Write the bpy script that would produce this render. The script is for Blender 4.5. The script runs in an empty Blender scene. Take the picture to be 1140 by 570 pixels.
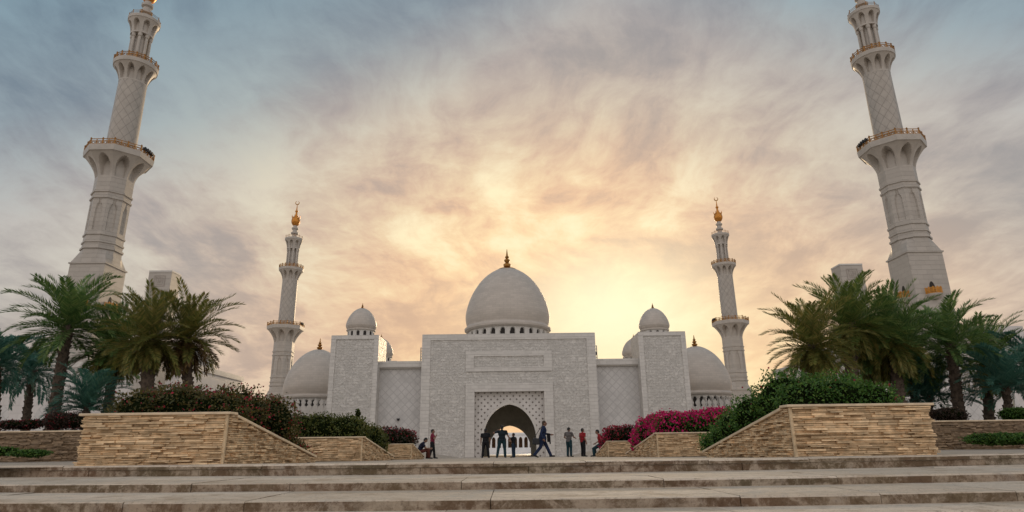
import bpy, bmesh, math, random
import numpy as np
from mathutils import Vector, Matrix, Euler, noise as mnoise

R = math.radians
PI = math.pi
rnd = random.Random(7)
sc = bpy.context.scene
COL = sc.collection

# ------------------------------------------------------------------ camera
FPX, PITCH, ROLL, YAW = 701.0, R(17), R(-.75), R(-.4)
EYE = Vector((0, 0, .186))
cam_d = bpy.data.cameras.new('camera')
cam = bpy.data.objects.new('camera', cam_d)
COL.objects.link(cam)
CM = Matrix.Rotation(YAW, 3, 'Z') @ Matrix.Rotation(PI / 2 + PITCH, 3, 'X') @ Matrix.Rotation(ROLL, 3, 'Z')
cam.matrix_world = Matrix.Translation(EYE) @ CM.to_4x4()
cam_d.sensor_width = 36
cam_d.lens = 36 * FPX / 1140
cam_d.clip_start = .05
cam_d.clip_end = 12000
sc.camera = cam

def at(px, py, Y):
    """point at depth Y seen at a place of the photograph"""
    d = CM @ Vector((px - 570, 285 - py, -FPX))
    return EYE + d * (Y / d.y)

# ------------------------------------------------------------------ view, sky and sun
sc.view_settings.view_transform = 'Standard'
sc.view_settings.look = 'None'
sc.view_settings.exposure = 0
sc.view_settings.gamma = 1
sc.view_settings.use_curve_mapping = False
sc.cycles.use_denoising = True
sc.cycles.max_bounces = 6
sc.cycles.transparent_max_bounces = 6

SUN_EL, SUN_AZ = R(11.5), R(9.5)
SUN_DIR = Vector((math.sin(SUN_AZ) * math.cos(SUN_EL), math.cos(SUN_AZ) * math.cos(SUN_EL), math.sin(SUN_EL)))

class NT:
    """short node-tree writer"""
    def __init__(s, tree):
        s.t = tree; s.n = tree.nodes; s.l = tree.links
    def node(s, typ, **kw):
        n = s.n.new(typ)
        for k, v in kw.items(): setattr(n, k, v)
        return n
    def put(s, sock, v):
        if v is None: return
        if hasattr(v, 'is_output') or isinstance(v, bpy.types.NodeSocket): s.l.new(v, sock)
        else:
            if isinstance(v, tuple) and len(v) == 3 and sock.type == 'RGBA': v = (*v, 1)
            sock.default_value = v
    def m(s, op, a, b=None, c=None, clamp=False):
        n = s.node('ShaderNodeMath', operation=op, use_clamp=clamp)
        s.put(n.inputs[0], a); s.put(n.inputs[1], b); s.put(n.inputs[2], c)
        return n.outputs[0]
    def v(s, op, a, b=None, out=0, scale=None):
        n = s.node('ShaderNodeVectorMath', operation=op)
        s.put(n.inputs[0], a); s.put(n.inputs[1], b)
        if scale is not None: s.put(n.inputs['Scale'], scale)
        return n.outputs[out]
    def noise(s, vec, scale, detail=4, rough=.55, dist=0, out=0):
        n = s.node('ShaderNodeTexNoise')
        s.put(n.inputs['Vector'], vec); n.inputs['Scale'].default_value = scale
        n.inputs['Detail'].default_value = detail; n.inputs['Roughness'].default_value = rough
        n.inputs['Distortion'].default_value = dist
        return n.outputs[out]
    def ramp(s, fac, stops, interp='LINEAR'):
        n = s.node('ShaderNodeValToRGB'); s.put(n.inputs[0], fac)
        cr = n.color_ramp; cr.interpolation = interp
        while len(cr.elements) < len(stops): cr.elements.new(.5)
        for e, (p, c) in zip(cr.elements, stops):
            e.position = p; e.color = (*c, 1) if len(c) == 3 else c
        return n.outputs[0]
    def mix(s, fac, a, b, blend='MIX'):
        n = s.node('ShaderNodeMix', data_type='RGBA', blend_type=blend)
        s.put(n.inputs[0], fac); s.put(n.inputs[6], a); s.put(n.inputs[7], b)
        return n.outputs[2]
    def rng(s, v, a, b, c=0., d=1., smooth=True):
        n = s.node('ShaderNodeMapRange', interpolation_type='SMOOTHSTEP' if smooth else 'LINEAR')
        s.put(n.inputs[0], v)
        for i, x in enumerate((a, b, c, d)): n.inputs[1 + i].default_value = x
        return n.outputs[0]

world = bpy.data.worlds.new('World')
sc.world = world
world.use_nodes = True
wt = NT(world.node_tree)
wt.n.clear()
tc = wt.node('ShaderNodeTexCoord').outputs['Generated']
D = wt.v('NORMALIZE', tc)
sky = wt.node('ShaderNodeTexSky', sky_type='NISHITA', sun_disc=False)
sky.sun_elevation = SUN_EL; sky.sun_rotation = SUN_AZ; sky.dust_density = 3.0
sep = wt.node('ShaderNodeSeparateXYZ'); wt.put(sep.inputs[0], D)
X_, Y_, Z_ = sep.outputs
sunR = Vector((math.cos(SUN_AZ), -math.sin(SUN_AZ), 0))
sunU = sunR.cross(SUN_DIR)
su = wt.v('DOT_PRODUCT', D, tuple(sunR), out=1)
sv = wt.v('DOT_PRODUCT', D, tuple(sunU), out=1)
sf = wt.v('DOT_PRODUCT', D, tuple(SUN_DIR), out=1)
# cloud sheet coordinates: a layer high above, seen in perspective
zz = wt.m('ADD', wt.m('MAXIMUM', Z_, 0.0), .22)
comb = wt.node('ShaderNodeCombineXYZ')
wt.put(comb.inputs[0], wt.m('DIVIDE', X_, zz)); wt.put(comb.inputs[1], wt.m('DIVIDE', Y_, zz)); comb.inputs[2].default_value = 3.7
cp = comb.outputs[0]
warp = wt.noise(cp, 1.1, 4, .55, 0, 1)
cpw = wt.v('ADD', cp, wt.v('SCALE', wt.v('SUBTRACT', warp, (.5, .5, .5)), scale=.5))
big = wt.noise(cpw, .9, 4, .55, .2)
# the sheet is combed into streaks that run towards the sunset
streak_map = wt.node('ShaderNodeMapping'); wt.put(streak_map.inputs[0], cpw)
streak_map.inputs['Rotation'].default_value = (0, 0, R(22)); streak_map.inputs['Scale'].default_value = (1.9, .75, 1)
fine = wt.noise(streak_map.outputs[0], 2.0, 10, .64, .08)
puff = wt.noise(cpw, 4.4, 10, .64, .08)
wisp_map = wt.node('ShaderNodeMapping'); wt.put(wisp_map.inputs[0], cpw)
wisp_map.inputs['Rotation'].default_value = (0, 0, R(-38)); wisp_map.inputs['Scale'].default_value = (3.4, 1.0, 1)
wisp = wt.noise(wisp_map.outputs[0], 3.0, 9, .66, .1)
def sub5(x, k): return wt.m('MULTIPLY', wt.m('SUBTRACT', x, .5), k)
mixn = wt.m('ADD', wt.m('ADD', sub5(fine, .85), sub5(big, 1.0)), wt.m('ADD', sub5(puff, .72), sub5(wisp, .22)))
c = wt.rng(mixn, -.27, .27)
q0 = wt.m('SQRT', wt.m('ADD', wt.m('POWER', wt.m('ABSOLUTE', wt.m('MULTIPLY', su, .66)), 2.0), wt.m('POWER', wt.m('ABSOLUTE', sv), 2.0)))
# the wide warm field lies a little above and left of the sun itself
du = wt.m('DIVIDE', wt.m('ADD', su, .10), .43); dv = wt.m('DIVIDE', wt.m('SUBTRACT', sv, .08), .25)
r2 = wt.m('ADD', wt.m('POWER', wt.m('ABSOLUTE', du), 2.0), wt.m('POWER', wt.m('ABSOLUTE', dv), 2.0))
g = wt.m('POWER', 2.718, wt.m('MULTIPLY', wt.m('ADD', r2, wt.m('MULTIPLY', mixn, -1.1)), -1.15), clamp=True)
zw = wt.m('ADD', wt.m('ADD', Z_, wt.m('MULTIPLY', wt.m('ABSOLUTE', su), .45)), wt.m('MULTIPLY', mixn, .10))
tone = [(.22, (.66, .50, .40)), (.40, (.60, .50, .42)), (.50, (.46, .445, .42)), (.62, (.385, .385, .395)), (.72, (.225, .30, .36)), (.85, (.165, .255, .325))]
dark = wt.ramp(zw, [(p, (a * .75, b * .77, d * .81)) for p, (a, b, d) in tone])
lite = wt.ramp(zw, [(p, (a * 1.30, b * 1.27, d * 1.22)) for p, (a, b, d) in tone])
outer = wt.mix(c, dark, lite)
inner = wt.ramp(c, [(.0, (.68, .43, .29)), (.35, (.96, .60, .35)), (.65, (1.02, .74, .43)), (1.0, (1.06, .90, .58))])
front = wt.mix(g, outer, inner)
lowg = wt.m('MULTIPLY', wt.rng(Z_, .36, .04), wt.rng(wt.m('ABSOLUTE', su), .60, .10))
front = wt.mix(wt.m('MULTIPLY', lowg, .85), front, wt.mix(c, (1.0, .60, .30), (1.04, .80, .42)))
core = wt.m('POWER', 2.718, wt.m('MULTIPLY', wt.m('POWER', wt.m('DIVIDE', q0, .105), 2.0), -1.0))
front = wt.mix(wt.m('MULTIPLY', core, .85), front, (1.16, 1.05, .70))
backc = wt.mix(wt.rng(Z_, 0.0, .7), (.97, .91, .86), (.79, .77, .79))
backc = wt.mix(1.0, backc, wt.m('ADD', .72, wt.m('MULTIPLY', big, .55)), 'MULTIPLY')
clouds = wt.mix(wt.rng(sf, .45, -.30), front, backc)
below = wt.mix(wt.rng(Z_, -.02, -.10), clouds, (.30, .25, .20))
bg1 = wt.node('ShaderNodeBackground'); wt.put(bg1.inputs[0], sky.outputs[0]); bg1.inputs[1].default_value = .05
bg2 = wt.node('ShaderNodeBackground'); wt.put(bg2.inputs[0], below); bg2.inputs[1].default_value = 1.0
ms = wt.node('ShaderNodeMixShader'); ms.inputs[0].default_value = .985
wt.l.new(bg1.outputs[0], ms.inputs[1]); wt.l.new(bg2.outputs[0], ms.inputs[2])
wo = wt.node('ShaderNodeOutputWorld'); wt.l.new(ms.outputs[0], wo.inputs[0])

sun_d = bpy.data.lights.new('sun', 'SUN')
sun_d.energy = 1.3; sun_d.angle = R(14); sun_d.color = (1, .74, .46)
sun = bpy.data.objects.new('sun', sun_d); COL.objects.link(sun)
sun.rotation_euler = SUN_DIR.to_track_quat('Z', 'Y').to_euler()
sun.location = (60, 300, 80)

# ------------------------------------------------------------------ materials
def material(name, rough=.6, spec=.4, metallic=0.):
    m = bpy.data.materials.new(name); m.use_nodes = True
    t = NT(m.node_tree); t.b = m.node_tree.nodes['Principled BSDF']
    t.b.inputs['Roughness'].default_value = rough
    t.b.inputs['Metallic'].default_value = metallic
    t.b.inputs['Specular IOR Level'].default_value = spec
    t.obj = t.node('ShaderNodeTexCoord').outputs['Object']
    return m, t

def bump(t, h, strength=.4, dist=.05):
    n = t.node('ShaderNodeBump'); n.inputs['Strength'].default_value = strength; n.inputs['Distance'].default_value = dist
    t.put(n.inputs['Height'], h); t.l.new(n.outputs[0], t.b.inputs['Normal'])

def simple(name, c, rough=.6, var=.25, scale=8., metallic=0., spec=.4, island=0.):
    m, t = material(name, rough, spec, metallic)
    f = t.noise(t.obj, scale, 5, .6)
    col = t.mix(t.rng(f, .3, .7), tuple(x * (1 - var) for x in c), tuple(min(1, x * (1 + var)) for x in c))
    if island:
        g = t.node('ShaderNodeNewGeometry').outputs['Random Per Island']
        col = t.mix(1.0, col, t.m('ADD', 1 - island, t.m('MULTIPLY', g, 2 * island)), 'MULTIPLY')
    t.put(t.b.inputs['Base Color'], col)
    bump(t, f, .25, .02)
    return m

def uvw_wall(t):
    """coordinate running along a vertical wall and up it, whichever way it faces"""
    s = t.node('ShaderNodeSeparateXYZ'); t.put(s.inputs[0], t.obj)
    c = t.node('ShaderNodeCombineXYZ')
    t.put(c.inputs[0], t.m('ADD', s.outputs[0], s.outputs[1])); t.put(c.inputs[1], s.outputs[2])
    return c.outputs[0]

def brick(t, vec, scale, w, h, mortar=.02):
    n = t.node('ShaderNodeTexBrick')
    t.put(n.inputs['Vector'], vec)
    n.inputs['Scale'].default_value = scale; n.inputs['Brick Width'].default_value = w; n.inputs['Row Height'].default_value = h
    n.inputs['Mortar Size'].default_value = mortar; n.inputs['Mortar Smooth'].default_value = .3
    n.inputs['Color1'].default_value = (.0, .0, .0, 1); n.inputs['Color2'].default_value = (1, 1, 1, 1); n.inputs['Mortar'].default_value = (.5, .5, .5, 1)
    return n

def marble(name, c=(.66, .61, .565), bw=1.6, bh=.8, carve=0., mortar=.018):
    m, t = material(name, .45, .4)
    w = uvw_wall(t)
    b = brick(t, w, 1, bw, bh, mortar)
    dirt = t.noise(t.obj, .22, 6, .65)
    col = t.mix(b.outputs['Color'], tuple(x * .93 for x in c), tuple(min(1, x * 1.06) for x in c))
    col = t.mix(t.m('MULTIPLY', t.rng(dirt, .45, .75), .30), col, tuple(x * .72 for x in c))
    col = t.mix(t.m('MULTIPLY', b.outputs['Fac'], .45), col, tuple(x * .55 for x in c))
    h = t.m('MULTIPLY', b.outputs['Fac'], -.6)
    if carve:
        wv = t.v('ADD', t.obj, t.v('SCALE', t.noise(t.obj, .6, 3, .5, 0, 1), scale=1.6))
        no = t.noise(wv, .95, 5, .62, 1.2)
        n2 = t.noise(wv, 2.3, 3, .6, .5)
        rel = t.m('ADD', t.rng(no, .42, .58), t.m('MULTIPLY', t.rng(n2, .4, .6), .5))
        h = t.m('ADD', h, t.m('MULTIPLY', rel, carve))
        col = t.mix(t.m('MULTIPLY', t.rng(no, .56, .44), .23), col, tuple(x * .60 for x in c))
        col = t.mix(t.m('MULTIPLY', t.rng(n2, .56, .42), .17), col, tuple(x * .62 for x in c))
    t.put(t.b.inputs['Base Color'], col)
    bump(t, h, .7, .12)
    return m

def lattice(name, c, dark, size, dot=None, width=.07):
    """marble with a diamond grid of joints, or of small pierced diamonds"""
    m, t = material(name, .45, .4)
    s = t.node('ShaderNodeSeparateXYZ'); t.put(s.inputs[0], uvw_wall(t))
    a = t.m('FRACT', t.m('DIVIDE', t.m('ADD', s.outputs[0], s.outputs[1]), size))
    b = t.m('FRACT', t.m('DIVIDE', t.m('SUBTRACT', s.outputs[0], s.outputs[1]), size))
    da = t.m('ABSOLUTE', t.m('SUBTRACT', a, .5)); db = t.m('ABSOLUTE', t.m('SUBTRACT', b, .5))
    if dot: f = t.m('MULTIPLY', t.m('LESS_THAN', da, dot), t.m('LESS_THAN', db, dot))
    else: f = t.m('GREATER_THAN', t.m('MAXIMUM', da, db), .5 - width)
    no = t.noise(t.obj, .5, 5, .6)
    col = t.mix(t.rng(no, .35, .7), c, tuple(x * .84 for x in c))
    col = t.mix(f, col, dark)
    t.put(t.b.inputs['Base Color'], col)
    bump(t, t.m('MULTIPLY', f, -1.0), .6, .12)
    return m

def spiral(name, c):
    """round shaft with crossing spiral joints"""
    m, t = material(name, .45, .4)
    s = t.node('ShaderNodeSeparateXYZ'); t.put(s.inputs[0], t.obj)
    th = t.m('DIVIDE', t.m('ARCTAN2', s.outputs[1], s.outputs[0]), 2 * PI / 10)
    k = t.m('DIVIDE', s.outputs[2], 3.0)
    fs = []
    for op in ('ADD', 'SUBTRACT'):
        a = t.m('FRACT', t.m('ADD', t.m(op, th, k), 20.0))
        fs.append(t.m('ABSOLUTE', t.m('SUBTRACT', a, .5)))
    f = t.m('LESS_THAN', t.m('MINIMUM', *fs), .036)
    no = t.noise(t.obj, .6, 5, .6)
    col = t.mix(t.rng(no, .35, .7), c, tuple(x * .86 for x in c))
    col = t.mix(t.m('MULTIPLY', f, .6), col, tuple(x * .5 for x in c))
    t.put(t.b.inputs['Base Color'], col)
    bump(t, t.m('MULTIPLY', f, -1.0), .6, .12)
    return m

def dome_mat(name, c):
    m, t = material(name, .42, .4)
    s = t.node('ShaderNodeSeparateXYZ'); t.put(s.inputs[0], t.obj)
    cc = t.node('ShaderNodeCombineXYZ')
    t.put(cc.inputs[0], t.m('MULTIPLY', t.m('ARCTAN2', s.outputs[1], s.outputs[0]), 9.0)); t.put(cc.inputs[1], s.outputs[2])
    b = brick(t, cc.outputs[0], 1, 1.5, .62, .03)
    no = t.noise(t.obj, .35, 5, .65)
    col = t.mix(b.outputs['Color'], tuple(x * .92 for x in c), tuple(min(1, x * 1.06) for x in c))
    col = t.mix(t.m('MULTIPLY', t.rng(no, .4, .75), .3), col, tuple(x * .74 for x in c))
    col = t.mix(t.m('MULTIPLY', b.outputs['Fac'], .4), col, tuple(x * .55 for x in c))
    t.put(t.b.inputs['Base Color'], col)
    bump(t, t.m('MULTIPLY', b.outputs['Fac'], -1.0), .35, .06)
    return m

def weathered_stone(name, c1, c2, stain, joints=0):
    m, t = material(name, .75, .15)
    geo = t.node('ShaderNodeNewGeometry')
    isl = geo.outputs['Random Per Island']
    sn = t.node('ShaderNodeSeparateXYZ'); t.put(sn.inputs[0], geo.outputs['Normal'])
    mp = t.node('ShaderNodeMapping'); t.put(mp.inputs[0], t.obj); mp.inputs['Scale'].default_value = (.7, 2.4, 5.0)
    veins = t.noise(mp.outputs[0], 4.0, 9, .72, .6)
    blot = t.noise(t.obj, 1.6, 8, .72, .4)
    fine = t.noise(t.obj, 11, 8, .75, .3)
    specks = t.noise(t.obj, 42, 4, .7)
    hue = t.noise(t.obj, .8, 4, .6)
    col = t.mix(isl, c1, c2)
    col = t.mix(t.m('MULTIPLY', t.rng(veins, .44, .64), .50), col, tuple(x * .60 for x in c1))
    col = t.mix(t.m('MULTIPLY', t.rng(blot, .52, .62), .45), col, (.34, .24, .155))
    col = t.mix(t.m('MULTIPLY', t.rng(blot, .46, .36), .35), col, (.36, .355, .33))
    # mottled grime, and the shade of upright faces put into the colour
    rise = t.rng(sn.outputs[2], .7, .2)
    grime = t.rng(t.m('ADD', t.noise(t.obj, 2.3, 8, .74, .6), t.m('MULTIPLY', t.m('SUBTRACT', fine, .5), .5)), .38, .58)
    st2 = t.mix(t.rng(hue, .38, .62), stain, (stain[0] * .95, stain[1] * 1.25, stain[2] * 1.2))
    st2 = t.mix(t.m('MULTIPLY', isl, .35), st2, (stain[0] * 1.9, stain[1] * 1.9, stain[2] * 1.9))
    col = t.mix(t.m('MULTIPLY', rise, t.m('ADD', .46, t.m('MULTIPLY', grime, .52))), col, st2)
    pale = t.rng(t.m('ADD', t.noise(t.obj, .9, 7, .72, .5), t.m('MULTIPLY', t.m('SUBTRACT', fine, .5), .35)), .55, .66)
    col = t.mix(t.m('MULTIPLY', t.m('MULTIPLY', pale, rise), .60), col, tuple(x * .78 for x in c2))
    col = t.mix(t.m('MULTIPLY', t.rng(fine, .52, .68), .38), col, tuple(x * .8 for x in stain))
    col = t.mix(t.m('MULTIPLY', t.rng(specks, .54, .70), .45), col, tuple(x * .45 for x in stain))
    t.put(t.b.inputs['Base Color'], col)
    if joints:
        b = brick(t, t.obj, 1, joints, joints * .6, .012)
        col = t.mix(t.m('MULTIPLY', b.outputs['Fac'], .7), t.mix(t.m('MULTIPLY', b.outputs['Color'], .18), col, c1), stain)
        t.put(t.b.inputs['Base Color'], col)
    t.put(t.b.inputs['Roughness'], t.m('ADD', .62, t.m('MULTIPLY', veins, .35)))
    bump(t, t.m('ADD', t.m('MULTIPLY', fine, .9), t.m('MULTIPLY', specks, .5)), .6, .02)
    return m

def leaf_mat(name, c1, c2, c3=None, rough=.5):
    m, t = material(name, rough, .35)
    g = t.node('ShaderNodeNewGeometry').outputs['Random Per Island']
    stops = [(0, c1), (.55, c2), (1, c3 or c2)]
    col = t.ramp(g, stops)
    no = t.noise(t.obj, 1.6, 3, .5)
    col = t.mix(1.0, col, t.m('ADD', .6, t.m('MULTIPLY', no, .8)), 'MULTIPLY')
    t.put(t.b.inputs['Base Color'], col)
    tr = t.node('ShaderNodeBsdfTranslucent'); t.put(tr.inputs[0], col)
    mx = t.node('ShaderNodeMixShader'); mx.inputs[0].default_value = .38
    out = [n for n in t.n if n.type == 'OUTPUT_MATERIAL'][0]
    t.l.new(t.b.outputs[0], mx.inputs[1]); t.l.new(tr.outputs[0], mx.inputs[2]); t.l.new(mx.outputs[0], out.inputs[0])
    return m

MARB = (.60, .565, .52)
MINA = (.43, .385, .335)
M = dict(
    marble=marble('white_marble', MARB),
    carved=marble('carved_marble', (.66, .622, .57), 1.3, .65, carve=1.3),
    octmarble=marble('pale_block_marble', MINA, 2.2, 1.1),
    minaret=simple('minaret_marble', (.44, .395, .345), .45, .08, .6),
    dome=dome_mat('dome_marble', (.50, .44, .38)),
    lattice=lattice('diamond_marble', (.60, .575, .55), (.48, .46, .44), 1.9, None, .06),
    pierced=lattice('pierced_marble', (.64, .60, .56), (.17, .145, .125), 1.5, .17),
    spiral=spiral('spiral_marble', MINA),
    smooth=simple('smooth_marble', (.58, .545, .50), .4, .07, .6),
    wing=marble('wing_marble', (.62, .58, .55), 3.2, 1.6, mortar=.01),
    inside=simple('shaded_passage_stone', (.46, .45, .40), .6, .15, .5),  # darker than the marble: passage gloom put into the colour
    court=simple('courtyard_marble', (.82, .80, .78), .35, .05, .4),
    giltrail=simple('gilded_railing', (.50, .215, .028), .4, .15, 2., .4),
    gold=simple('gilded_metal', (.34, .17, .045), .38, .15, 2., .75),
    bulb=simple('gold_mosaic', (.55, .22, .035), .35, .2, 3., .55),
    railing=simple('bronze_railing', (.32, .15, .035), .45, .25, 3., .4),
    black=simple('black_plastic', (.02, .02, .022), .5, .2, 5.),
    opening=simple('dark_opening', (.022, .017, .014), .7, .2, 2.),
    steel=simple('galvanised_steel', (.42, .42, .42), .45, .1, 6., .6),
    steps=weathered_stone('weathered_travertine', (.72, .60, .475), (.56, .455, .345), (.125, .076, .046)),
    paving=weathered_stone('paving_travertine', (.47, .40, .33), (.42, .35, .28), (.24, .18, .13), 1.2),
    ledger=simple('split_sandstone', (.66, .475, .285), .85, .2, 9., island=.28),
    darkledger=simple('darker_split_stone', (.27, .19, .12), .85, .25, 9., island=.25),  # split stone in a darker, browner tone than the planters
    backing=simple('dark_mortar', (.32, .21, .115), .9, .2, 9.),
    corner=simple('corner_sandstone', (.60, .45, .28), .8, .15, 9.),
    coping=simple('coping_limestone', (.64, .50, .34), .6, .12, 6.),
    soil=simple('planter_soil', (.06, .042, .03), .95, .3, 12.),
    sand=simple('sandy_ground', (.36, .30, .24), .9, .12, .3),
)

# ------------------------------------------------------------------ mesh helpers
class MB:
    def __init__(s): s.v = []; s.f = []; s.mi = []
    def add(s, vs, fs, mi=0):
        o = len(s.v); s.v += [tuple(p) for p in vs]
        s.f += [tuple(i + o for i in f) for f in fs]; s.mi += [mi] * len(fs)
        return s
    def box(s, a, b, mi=0):
        (x0, y0, z0), (x1, y1, z1) = a, b
        vs = [(x, y, z) for z in (z0, z1) for y in (y0, y1) for x in (x0, x1)]
        return s.add(vs, [(0, 2, 3, 1), (4, 5, 7, 6), (0, 1, 5, 4), (2, 6, 7, 3), (0, 4, 6, 2), (1, 3, 7, 5)], mi)
    def bar(s, p, q, r, n=6, r2=None, mi=0, cap=True):
        p, q = Vector(p), Vector(q); d = (q - p).normalized()
        u = d.orthogonal().normalized(); w = d.cross(u)
        r2 = r if r2 is None else r2
        vs = [p + (u * math.cos(2 * PI * k / n) + w * math.sin(2 * PI * k / n)) * r for k in range(n)]
        vs += [q + (u * math.cos(2 * PI * k / n) + w * math.sin(2 * PI * k / n)) * r2 for k in range(n)]
        fs = [(k, (k + 1) % n, n + (k + 1) % n, n + k) for k in range(n)]
        if cap: fs += [tuple(range(n))[::-1], tuple(range(n, 2 * n))]
        return s.add(vs, fs, mi)
    def lathe(s, prof, n=32, c=(0, 0), mi=0, rf=None, cap=True):
        """prof: (z, r); rf(theta, z, r) bends the radius"""
        vs = []
        for z, r in prof:
            for k in range(n):
                th = 2 * PI * k / n
                rr = rf(th, z, r) if rf else r
                vs.append((c[0] + rr * math.cos(th), c[1] + rr * math.sin(th), z))
        fs = [(j * n + k, j * n + (k + 1) % n, (j + 1) * n + (k + 1) % n, (j + 1) * n + k) for j in range(len(prof) - 1) for k in range(n)]
        if cap: fs += [tuple(range(n))[::-1], tuple(range((len(prof) - 1) * n, len(prof) * n))]
        return s.add(vs, fs, mi)
    def prism(s, poly, y0, y1, mi=0):
        """poly in (x, z), extruded from y0 to y1"""
        n = len(poly)
        vs = [(x, y0, z) for x, z in poly] + [(x, y1, z) for x, z in poly]
        fs = [tuple(range(n)), tuple(range(n, 2 * n))[::-1]] + [(k, k + n, (k + 1) % n + n, (k + 1) % n) for k in range(n)]
        return s.add(vs, fs, mi)
    def mesh(s, name, mats, smooth=False, sharp=35):
        me = bpy.data.meshes.new(name)
        me.from_pydata(s.v, [], s.f)
        for m in (mats if isinstance(mats, (list, tuple)) else [mats]): me.materials.append(m)
        if any(s.mi): me.polygons.foreach_set('material_index', s.mi)
        bm = bmesh.new(); bm.from_mesh(me)
        if len(s.f) < 60000: bmesh.ops.recalc_face_normals(bm, faces=bm.faces)
        bm.to_mesh(me); bm.free()
        if smooth:
            me.polygons.foreach_set('use_smooth', [True] * len(me.polygons))
            me.set_sharp_from_angle(angle=R(sharp))
        me.update()
        return me
    def build(s, name, mats, parent=None, smooth=False, loc=None, bevel=0, sharp=35):
        return link(name, s.mesh(name, mats, smooth, sharp), parent, loc, bevel)

def link(name, data, parent=None, loc=None, bevel=0):
    o = bpy.data.objects.new(name, data); COL.objects.link(o)
    if parent: o.parent = parent
    if loc is not None: o.location = loc
    if bevel:
        b = o.modifiers.new('bevel', 'BEVEL'); b.width = bevel; b.segments = 2; b.limit_method = 'ANGLE'
    return o

def tag(o, label=None, cat=None, group=None, kind=None):
    for k, v in (('label', label), ('category', cat), ('group', group), ('kind', kind)):
        if v: o[k] = v
    return o

def thing(name, loc, label, cat, group=None, rz=0):
    o = link(name, None, None, loc); o.rotation_euler.z = rz
    return tag(o, label, cat, group)

def structure(o): o['kind'] = 'structure'; return o

def copy_part(o, parent, loc=None, rz=None):
    c = o.copy(); COL.objects.link(c); c.parent = parent
    if loc is not None: c.location = loc
    if rz is not None: c.rotation_euler.z = rz
    return c

def copy_tree(o, parent=None):
    c = o.copy(); COL.objects.link(c)
    if parent: c.parent = parent
    for ch in [x for x in KIDS.get(o, [])]: copy_tree(ch, c)
    return c
KIDS = {}
def note_kids():
    KIDS.clear()
    for o in list(COL.objects):
        if o.parent: KIDS.setdefault(o.parent, []).append(o)

def arch_poly(hw, spring, apex, n=10, foot=0.):
    """pointed arch outline, from the left foot over the apex to the right foot"""
    pts = [(-hw, foot)]
    H = apex - spring
    for k in range(n + 1):
        t = k / n
        # an ellipse-like curve that meets in a point
        x = hw * math.cos(t * PI / 2 * .93) ; x = hw * (x / hw - math.cos(PI / 2 * .93) * t)
        z = spring + H * (math.sin(t * PI / 2 * .93) / math.sin(PI / 2 * .93))
        pts.append((-x, z))
    pts += [(-x, z) for x, z in reversed(pts[:-1])]
    return pts

# ------------------------------------------------------------------ ground, steps and paving
SLOPE = .0118
def gz(y):
    """height of the plaza, which falls gently away from the stair head"""
    return 0. if y < 10.6 else max(-1.75, -SLOPE * (y - 10.6))

EDGE = [(9.8, 0.), (7.65, -.155), (6.25, -.245), (5.5, -.335), (4.95, -.42), (4.45, -.51)]
def bow(x):
    """the flight bows gently forward in the middle"""
    x = max(-9, min(9, x)); return .965 + .0018 * (x - 1) ** 2
LOWZ = -.70
g = MB()
ys = [10.7, 30, 60, 100, 150, 160, 300, 900, 4000]
xs = [-4000, -400, -60, -8, -7.3, 7.3, 8, 60, 400, 4000]
vs = [(x, y, (gz(y) if abs(x) < 7.5 or y > 70 else gz(y) * .0) - .014) for y in ys for x in xs]
n = len(xs)
g.add(vs, [(j * n + i, j * n + i + 1, (j + 1) * n + i + 1, (j + 1) * n + i) for j in range(len(ys) - 1) for i in range(n - 1)])
structure(g.build('ground', M['paving']))
g = MB(); g.add([(-4000, -4000, LOWZ), (4000, -4000, LOWZ), (4000, 5.2, LOWZ), (-4000, 5.2, LOWZ)], [(0, 1, 2, 3)])
structure(g.build('lower_pavement', M['paving']))

def slab_bm(mb, x0, x1, y0, y1, z0, z1, b=.012, o0=0, o1=0):
    """one stone with chamfered upper front edge, following the bow of the flight"""
    n = 5
    vs = []
    for x in (x0, x1):
        k = bow(x)
        A, B = y0 * k + o0, y1 * k + o1
        vs += [(x, A, z0), (x, A, z1 - b), (x, A + b, z1), (x, B, z1), (x, B, z0)]
    mb.add(vs, [tuple(range(n)), tuple(range(n, 2 * n))[::-1]] + [(k, (k + 1) % n, (k + 1) % n + n, k + n) for k in range(n)])

st = MB()
for i, (y, z) in enumerate(EDGE):
    zb = EDGE[i + 1][1] if i + 1 < len(EDGE) else LOWZ
    yb = (EDGE[i - 1][0] + .02) if i else 10.75
    x = -46 + rnd.random()
    while x < 46:
        w = rnd.choice((1.25, 1.6, 1.9, 2.4)) * rnd.uniform(.92, 1.08)
        dz = rnd.uniform(-.003, .003); dy = rnd.uniform(-.008, .008)
        # the riser stone in front, then one or two tread slabs behind it
        if i == 0:
            slab_bm(st, x, x + w - .007, y + dy, y + .36, z - .058, z + dz, rnd.uniform(.008, .02))
            slab_bm(st, x + .5, x + .5 + w - .007, y + dy + .022, y + .34, zb - .05, z - .062, .004)
        else: slab_bm(st, x, x + w - .007, y + dy, y + .36, zb - .05, z + dz, rnd.uniform(.008, .02))
        yy = y + .366
        while yy < yb - .05:
            d = min(rnd.choice((.42, .5, .6)), yb - yy)
            slab_bm(st, x, x + w - .007, yy, yy + d - .006, z - .12, z + rnd.uniform(-.003, .003), .004)
            yy += d
        x += w
structure(st.build('stone_steps', M['steps']))
# bedding under the slabs, seen only through the joints
bd = MB()
for i, (y, z) in enumerate(EDGE):
    yb = EDGE[i - 1][0] if i else 10.7
    x = -46
    while x < 46:
        slab_bm(bd, x, x + 1, y + .05, yb + .1, LOWZ - .1, z - .03 - .002 * i, .004); x += 1
structure(bd.build('step_bedding', M['soil']))

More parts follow.
